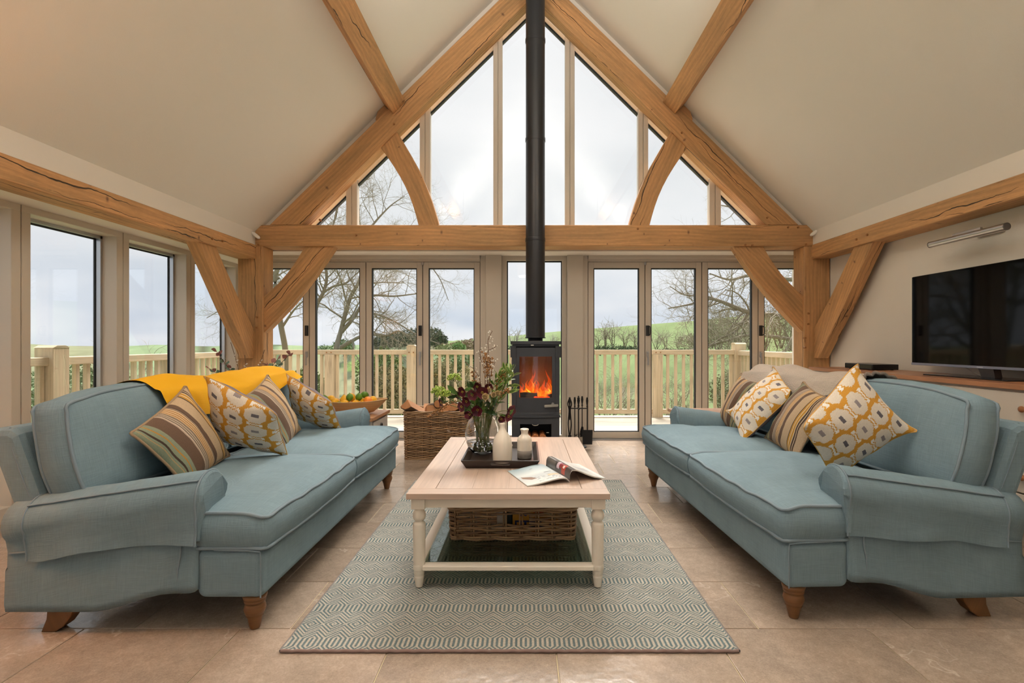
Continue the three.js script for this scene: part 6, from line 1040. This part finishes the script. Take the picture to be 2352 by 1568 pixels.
function limbTree(label, limbs, o, mats) { // main limbs traced along pixels at a distance, shoots grown from them
  const first = at(...limbs[0].pts[0]); const t = thing('bare_tree', label, 'tree', V(first.x, landY(first.x, first.z), first.z));
  const br = new Twigs(), tw = new Twigs(), tr = new Twigs();
  for (const l of limbs) { const c = new THREE.CatmullRomCurve3(l.pts.map(p => at(...p).sub(t.position))), pts = c.getPoints(l.pts.length * 5); (l.trunk ? tr : br).add(pts, l.r[0], l.r[1], 8); const n = l.n ?? 10; for (let k = 0; k < n; k++) { const u = lerp(l.from ?? 0.15, 1, (k + 0.5) / n), p = c.getPoint(u), tg = c.getTangent(u), side = V(rr(-1, 1), rr(-0.6, 1), rr(-1, 1)).cross(tg).normalize(); grow(br, tw, p, tg.multiplyScalar(0.6).addScaledVector(side, rr(0.6, 1.1)).normalize(), (l.len ?? 1.2) * rr(0.6, 1.15), lerp(l.r[0], l.r[1], u) * 0.45, 1, o); } }
  if (tr.p.length) mesh('trunk', tr.geo(), mats[0], t); mesh('branches', br.geo(), mats[0], t); if (tw.p.length) { const m = mesh('twigs', tw.geo(), mats[1], t); m.userData.kind = 'stuff'; }
}
const fineOpt = { up: 0.05, wig: 0.28, twigFrom: 2, max: 4, kids: [4, 5, 5, 4] };
limbTree('slender leaning bare tree with a pale trunk outside the folding doors near the oak post', [
  { pts: [[668, 1010, 13], [660, 880, 13], [655, 800, 13], [645, 745, 13], [638, 690, 13], [632, 640, 13], [646, 590, 13], [652, 540, 13.2]], r: [0.085, 0.045], n: 12, from: 0.5, len: 1.3, trunk: true },
  { pts: [[650, 748, 13], [675, 712, 13], [698, 690, 12.8]], r: [0.035, 0.012], n: 6, len: 0.8 }, { pts: [[640, 640, 13], [600, 600, 13], [560, 590, 13.3], [510, 600, 13.5]], r: [0.04, 0.01], n: 8, len: 1.1 }, { pts: [[645, 700, 13], [590, 690, 13], [530, 700, 13.2], [475, 730, 13.2]], r: [0.03, 0.008], n: 8, len: 0.8 }], fineOpt, [lichen, twigM]);
limbTree('large spreading bare tree outside the folding doors left of the stove', [
  { pts: [[760, 1040, 12], [766, 860, 12], [772, 800, 12], [782, 764, 12], [793, 721, 12], [806, 680, 12], [824, 648, 12], [838, 590, 12.2], [845, 530, 12.5]], r: [0.072, 0.028], n: 14, from: 0.35, len: 1.3, trunk: true },
  { pts: [[785, 761, 12], [808, 735, 12], [828, 705, 12], [850, 680, 11.8], [905, 680, 11.7], [960, 674, 11.6]], r: [0.05, 0.012], n: 12, len: 1.0 },
  { pts: [[715, 880, 12], [722, 740, 12], [728, 700, 12], [742, 672, 12], [750, 643, 12], [748, 600, 12], [756, 550, 12.2], [770, 500, 12.4]], r: [0.055, 0.02], n: 16, from: 0.3, len: 1.2 },
  { pts: [[742, 672, 12], [765, 658, 12], [795, 650, 11.8], [815, 632, 11.8], [850, 600, 11.6]], r: [0.03, 0.01], n: 8, len: 0.8 },
  { pts: [[780, 800, 12], [805, 785, 12], [828, 773, 11.8], [860, 768, 11.7], [890, 770, 11.6], [915, 760, 11.5], [940, 772, 11.4]], r: [0.05, 0.012], n: 9, len: 0.7 },
  { pts: [[845, 715, 11.8], [860, 720, 11.7], [890, 730, 11.6], [920, 746, 11.5], [960, 770, 11.4], [1010, 790, 11.3]], r: [0.03, 0.008], n: 9, len: 0.7 },
  { pts: [[845, 530, 12.5], [870, 500, 12.5], [900, 470, 12.5], [930, 450, 12.5]], r: [0.03, 0.008], n: 8, len: 1.0 }, { pts: [[770, 500, 12.4], [780, 460, 12.4], [800, 430, 12.4], [850, 410, 12.4]], r: [0.03, 0.008], n: 10, len: 1.0 },
  { pts: [[940, 560, 11.5], [980, 600, 11.4], [1010, 640, 11.3], [1030, 690, 11.3]], r: [0.02, 0.006], n: 9, len: 0.7 }, { pts: [[840, 600, 12], [880, 560, 11.8], [930, 545, 11.6], [985, 500, 11.5]], r: [0.03, 0.008], n: 9, len: 0.9 }], fineOpt, [lichen, twigM]);
const oakOpt = { up: 0.03, wig: 0.36, twigFrom: 2, max: 4, kids: [4, 4, 4, 4] };
limbTree('spreading bare oak with lichened branches outside the folding doors right of the stove', [
  { pts: [[2080, 1020, 11], [2060, 820, 11], [2020, 700, 11], [1990, 560, 11]], r: [0.22, 0.14], n: 4, trunk: true, len: 1 },
  { pts: [[2030, 730, 11], [1900, 726, 10.8], [1830, 728, 10.6], [1749, 722, 10.5], [1720, 717, 10.4], [1690, 706, 10.4], [1655, 692, 10.4], [1626, 686, 10.3], [1588, 698, 10.3], [1535, 708, 10.2]], r: [0.075, 0.012], n: 22, from: 0.2, len: 0.85 },
  { pts: [[2000, 600, 11], [1880, 640, 10.8], [1790, 640, 10.6], [1720, 633, 10.5], [1676, 642, 10.4], [1630, 628, 10.3]], r: [0.06, 0.012], n: 18, len: 0.85 },
  { pts: [[1655, 692, 10.4], [1620, 680, 10.3], [1573, 677, 10.3], [1538, 657, 10.2]], r: [0.025, 0.008], n: 9, len: 0.55 },
  { pts: [[2020, 760, 11], [1880, 790, 10.8], [1790, 775, 10.6], [1720, 770, 10.5], [1660, 785, 10.4], [1600, 800, 10.3], [1550, 815, 10.2]], r: [0.05, 0.01], n: 22, len: 0.8 },
  { pts: [[1720, 717, 10.4], [1690, 760, 10.3], [1650, 780, 10.2], [1625, 800, 10.2]], r: [0.03, 0.008], n: 10, len: 0.7 }, { pts: [[1830, 760, 10.6], [1790, 820, 10.4], [1730, 850, 10.4], [1680, 900, 10.4]], r: [0.03, 0.008], n: 12, len: 0.8 },
  { pts: [[1990, 560, 11], [1880, 520, 10.9], [1780, 500, 10.8], [1700, 480, 10.7], [1650, 470, 10.7]], r: [0.05, 0.01], n: 9, len: 0.7 }], oakOpt, [lichen, twigM]);
function farTree(px, base, d, h, label, dense = 5) { const p = at(px, base, d), t = thing('bare_tree', label, 'tree', p, 'bare trees on the far hillside'), br = new Twigs(), tw = new Twigs(); const n = 4; for (let k = 0; k < n; k++) grow(br, tw, V(rr(-0.3, 0.3), 0, rr(-0.3, 0.3)), V(rr(-0.35, 0.35), 1, rr(-0.3, 0.3)).normalize(), h * rr(0.55, 0.7), h * 0.018, 1, { up: 0.12, wig: 0.2, twigFrom: 2, max: 3, kids: [4, dense, dense + 1] }); mesh('branches', br.geo(), darkTwig, t); const m = mesh('twigs', tw.geo(), twigM, t); m.userData.kind = 'stuff'; }
[[1180, 800, 75, 3.6], [1388, 800, 85, 4.6], [1408, 802, 86, 4.9], [1436, 800, 88, 4.4], [1460, 803, 84, 3.6], [1374, 803, 84, 3.4], [1508, 802, 88, 3.6], [1530, 803, 90, 3.9], [1556, 800, 92, 3.4], [1590, 802, 90, 3.6], [1640, 800, 60, 5.0], [1690, 802, 55, 5.4], [1725, 802, 58, 5.6], [1790, 800, 60, 5.5], [1270, 795, 110, 3.0], [1300, 792, 115, 2.8], [1480, 797, 95, 3.2]].forEach(([px, b, d, h], i) => farTree(px, b, d, h, i === 0 ? 'lone rounded bare tree on the skyline beside the stove flue' : i > 9 && i < 14 ? 'tall bare tree in the copse behind the oak branches' : 'small bare hedgerow tree below the green hill'));
function leafy(name, label, px, py, d, rx, ry, n, size, col, trunk, group) { const p = at(px, py, d), t = thing(name, label, name.includes('pine') ? 'tree' : 'shrub', p, group), pos = [], idx = []; for (let k = 0; k < n; k++) { const a = rnd() * 6.283, b = Math.acos(rr(-1, 1)), r = Math.pow(rnd(), 0.35), q = 1 + 0.25 * Math.sin(a * 3 + px), c = V(rx * r * q * Math.sin(b) * Math.cos(a), ry * r * Math.cos(b) * (1 + 0.15 * Math.sin(a * 5)), rx * r * Math.sin(b) * Math.sin(a)), e = V(rr(-1, 1), rr(-1, 1), rr(-1, 1)).normalize(), f = V(rr(-1, 1), rr(-1, 1), rr(-1, 1)).cross(e).normalize(), s = size * rr(0.6, 1.3), o = pos.length / 3; for (const [u, v] of [[-1, 0], [0, -0.45], [1, 0], [0, 0.45]]) pos.push(c.x + (e.x * u + f.x * v) * s, c.y + (e.y * u + f.y * v) * s, c.z + (e.z * u + f.z * v) * s); idx.push(o, o + 1, o + 2, o, o + 2, o + 3); } const g = new THREE.BufferGeometry(); g.setAttribute('position', new THREE.Float32BufferAttribute(pos, 3)); g.setIndex(idx); g.computeVertexNormals(); const m = mesh('foliage', g, mat(col, 0.9, { side: THREE.DoubleSide }), t); m.userData.kind = 'stuff'; const st = []; for (let k = 0; k < 5; k++) st.push(rod(V(rr(-0.1, 0.1) * rx, -ry - trunk, 0), V(rr(-0.6, 0.6) * rx, 0, rr(-0.4, 0.4) * rx), 0.03 * rx, 0.012 * rx, 5)); mesh('stems', merged(st), darkTwig, t); }
[[882, 785, 62, 1.5, 0.85], [915, 779, 62, 1.6, 0.95], [948, 776, 62, 1.9, 1.15], [992, 774, 60, 1.5, 1.1], [1008, 782, 60, 0.9, 0.9], [868, 793, 62, 0.9, 0.5]].forEach(([px, py, d, rx, ry], i) => leafy('pine_tree', ['low pine at the open end of the clump beyond the railing', 'pine second in the clump beyond the railing', 'tallest pine of the clump beyond the railing', 'rounded pine standing apart by the door stile', 'small pine beside the rounded pine', 'low pine bush under the clump beyond the railing'][i], px, py, d, rx, ry, 1500, 0.16, i % 2 ? '#44543f' : '#3c4c3a', 1.2, 'pines beyond the railing'));
leafy('evergreen_bush', 'low evergreen bush beside the tree fork beyond the railing', 790, 795, 40, 0.9, 0.55, 700, 0.1, '#5c7048', 0.5, 'evergreen bushes beyond the railing');
leafy('evergreen_bush', 'distant rounded evergreen bush beyond the tree trunks', 745, 800, 70, 0.9, 0.5, 500, 0.1, '#5c7048', 0.5, 'evergreen bushes beyond the railing');
[[1380, 803, 80, 1.6, 0.6], [1412, 802, 80, 1.8, 0.7], [1445, 803, 80, 1.7, 0.6], [1475, 803, 82, 1.3, 0.5], [1530, 806, 80, 2.2, 0.4], [1580, 806, 80, 2.2, 0.4], [1180, 802, 70, 0.9, 0.6]].forEach(([px, py, d, rx, ry]) => leafy('hedge_bush', 'dark holly bush in the hedge below the green hill', px, py, d, rx, ry, 700, 0.14, '#3f5236', 0.3, 'dark bushes in the far hedge'));
[[1050, 800, 40, 1.6, 0.45, '#8f7f68'], [1085, 795, 40, 1.4, 0.55, '#87765f'], [1052, 798, 26, 0.30, 0.2, '#7a9a5c'], [1030, 806, 26, 0.6, 0.3, '#7d8a58'], [1650, 770, 58, 2.2, 1.8, '#8d8270'], [1700, 745, 60, 2.8, 2.8, '#857a68'], [1755, 735, 60, 2.8, 3.2, '#8d816f'], [1815, 740, 60, 2.8, 3.0, '#7f7563'], [1600, 785, 62, 2.2, 1.0, '#8f8672']].forEach(([px, py, d, rx, ry, c], i) => leafy('hillside_scrub', ['russet scrub on the slope beyond the railing', 'russet scrub against the pilaster beyond the railing', 'bright green bush just above the handrail', 'olive green bush just above the handrail', 'grey-brown copse at the open end behind the oak branches', 'grey-brown copse second from the open end behind the oak', 'tallest grey-brown copse behind the oak branches', 'grey-brown copse beside the oak post behind the oak branches', 'low grey-brown thicket running down the hill from the copse'][i], px, py, d, rx, ry, i > 3 ? 3500 : 1200, i > 3 ? 0.085 : 0.11, c, 0.3, 'scrub on the slope'));
[[878, 865, 11.5, 0.55, 0.6, '#71854e'], [905, 900, 11, 0.55, 0.55, '#9a9068'], [1010, 880, 11.5, 0.55, 0.55, '#8c8a60'], [1060, 860, 12, 0.6, 0.45, '#5f7a48'], [1090, 900, 11, 0.55, 0.55, '#a0976e'], [700, 900, 12, 0.5, 0.5, '#6d7f4a'], [1700, 900, 11.5, 0.6, 0.5, '#6f7a50'], [180, 900, 9, 0.8, 0.5, '#6f7f58']].forEach(([px, py, d, rx, ry, c], i) => leafy('leafy_shrub', ['dense green shrub behind the balusters left of the stove', 'olive shrub low behind the balusters left of the stove', 'green shrub behind the baluster post beside the log basket', 'green shrub high behind the balusters near the flowers', 'straw-green shrub behind the balusters near the pilaster', 'green shrub by the leaning tree beyond the balusters', 'green shrub under the oak beyond the deck corner', 'grey-green shrub below the deck outside the side windows'][i], px, py, d, rx, ry, 5200, 0.034, c, 0.4, 'shrubs beyond the balustrade'));
function bareShrub(px, py, d, h, label) { const p = at(px, py, d), t = thing('bare_shrub', label, 'shrub', p, 'bare shrubs beyond the balustrade'), br = new Twigs(), tw = new Twigs(); for (let k = 0; k < 9; k++) grow(br, tw, V(rr(-0.2, 0.2), -0.3, rr(-0.2, 0.2)), V(rr(-0.7, 0.7), 1, rr(-0.6, 0.6)).normalize(), h * rr(0.5, 0.8), 0.016, 1, { up: 0.06, wig: 0.3, twigFrom: 2, max: 4, kids: [4, 4, 4, 3] }); mesh('branches', br.geo(), barkM, t); const m = mesh('twigs', tw.geo(), twigM, t); m.userData.kind = 'stuff'; }
[[1395, 960, 13, 1.7], [1440, 965, 14, 1.4], [1545, 960, 12, 1.5], [1580, 965, 12.5, 1.3], [1660, 970, 11.5, 1.6], [1735, 960, 11, 1.6], [930, 960, 11, 1.5], [985, 965, 11, 1.5], [1110, 965, 11.2, 1.5], [860, 970, 11.5, 1.4], [690, 960, 12, 1.3], [1310, 960, 13, 1.2], [220, 960, 8.5, 1.1], [330, 930, 10, 1.3], [470, 930, 11, 1.3]].forEach((a, i) => bareShrub(...a, `tangled bare shrub ${['low on the green slope right of the stove', 'beside the pale shrub right of the stove', 'behind the post right of the stove', 'under the oak right of the stove', 'by the deck corner', 'against the house side of the deck corner', 'behind the log basket', 'behind the bouquet', 'beside the stove pilaster', 'behind the fruit bowl', 'under the leaning tree', 'behind the stove window', 'below the side deck railing', 'outside the middle side window', 'outside the side window by the brace'][i]}`));

// ---------------------------------------------------------------- unseen pendants added to brighten the room, and the floor lamp
function pendant(pos, col, power, r, label) {  // added fill lamp out of view, mostly uplighting the ceiling
  const o = thing('added_pendant_lamp', label, 'lamp', pos), shade = pmat('#fff3e2', 0.9, { transmission: 0.4, thickness: 0 });
  mesh('drum_shade', lathe([[r, -0.14], [r, 0.14], [r - 0.004, 0.14], [r - 0.004, -0.14]], 40), shade, o);
  mesh('light_diffuser', new THREE.CircleGeometry(r - 0.01, 40).rotateX(Math.PI / 2).translate(0, -0.135, 0), new THREE.MeshStandardMaterial({ color: '#ffffff', emissive: col, emissiveIntensity: 1.2 }), o);
  mesh('light_diffuser', new THREE.CircleGeometry(r - 0.01, 40).rotateX(-Math.PI / 2).translate(0, 0.135, 0), new THREE.MeshStandardMaterial({ color: '#ffffff', emissive: col, emissiveIntensity: 1.2 }), o);
  mesh('flex', rod(V(0, 0.14, 0), V(0, roofY(pos.x) - pos.y, 0), 0.004), rubber, o);
  for (const s of [-1, 1]) { const l = new THREE.RectAreaLight(col, s > 0 ? power : power * 0.06, r * 1.7, r * 1.7); l.position.copy(pos).add(V(0, s * 0.15, 0)); l.lookAt(pos.x, pos.y + s * 5, pos.z); l.castShadow = true; scene.add(l); }
}
pendant(V(-1.15, 3.2, -1.75), '#fffaf5', 140, 0.28, 'added unseen drum pendant lamp brightening the ceiling over the seating, window side');
pendant(V(1.35, 3.2, -1.75), '#fffaf5', 140, 0.28, 'added unseen drum pendant lamp brightening the ceiling over the seating, television side');
pendant(V(0.1, 3.0, 1.4), '#fffaf5', 60, 0.30, 'large added drum pendant lamp brightening the unseen end behind the seating');
{ // floor lamp beside the side windows, just out of view: its warm light falls on the slope of the ceiling
  const p = V(-2.72, 0, -1.55), o = thing('floor_lamp', 'tall floor lamp with an open-topped linen shade beside the side windows', 'lamp', p);
  mesh('lamp_base', lathe([[0, 0], [0.15, 0], [0.155, 0.012], [0.02, 0.03], [0, 0.03]], 28), blackIron, o);
  mesh('lamp_pole', rod(V(0, 0.02, 0), V(0, 1.45, 0), 0.011), blackIron, o);
  mesh('lamp_shade', lathe([[0.19, 1.32], [0.14, 1.60], [0.137, 1.60], [0.187, 1.32]], 32), pmat('#f0dcc0', 0.95, { transmission: 0.12, thickness: 0 }), o);
  mesh('bulb', new THREE.SphereGeometry(0.035, 16, 12).translate(0, 1.49, 0), new THREE.MeshStandardMaterial({ color: '#ffffff', emissive: '#ffb070', emissiveIntensity: 4 }), o);
  const l = new THREE.PointLight('#ffab66', 2.4, 0, 2); l.position.set(p.x, 1.49, p.z); l.castShadow = true; l.shadow.radius = 2; scene.add(l);
}
renderer.render(scene, camera);
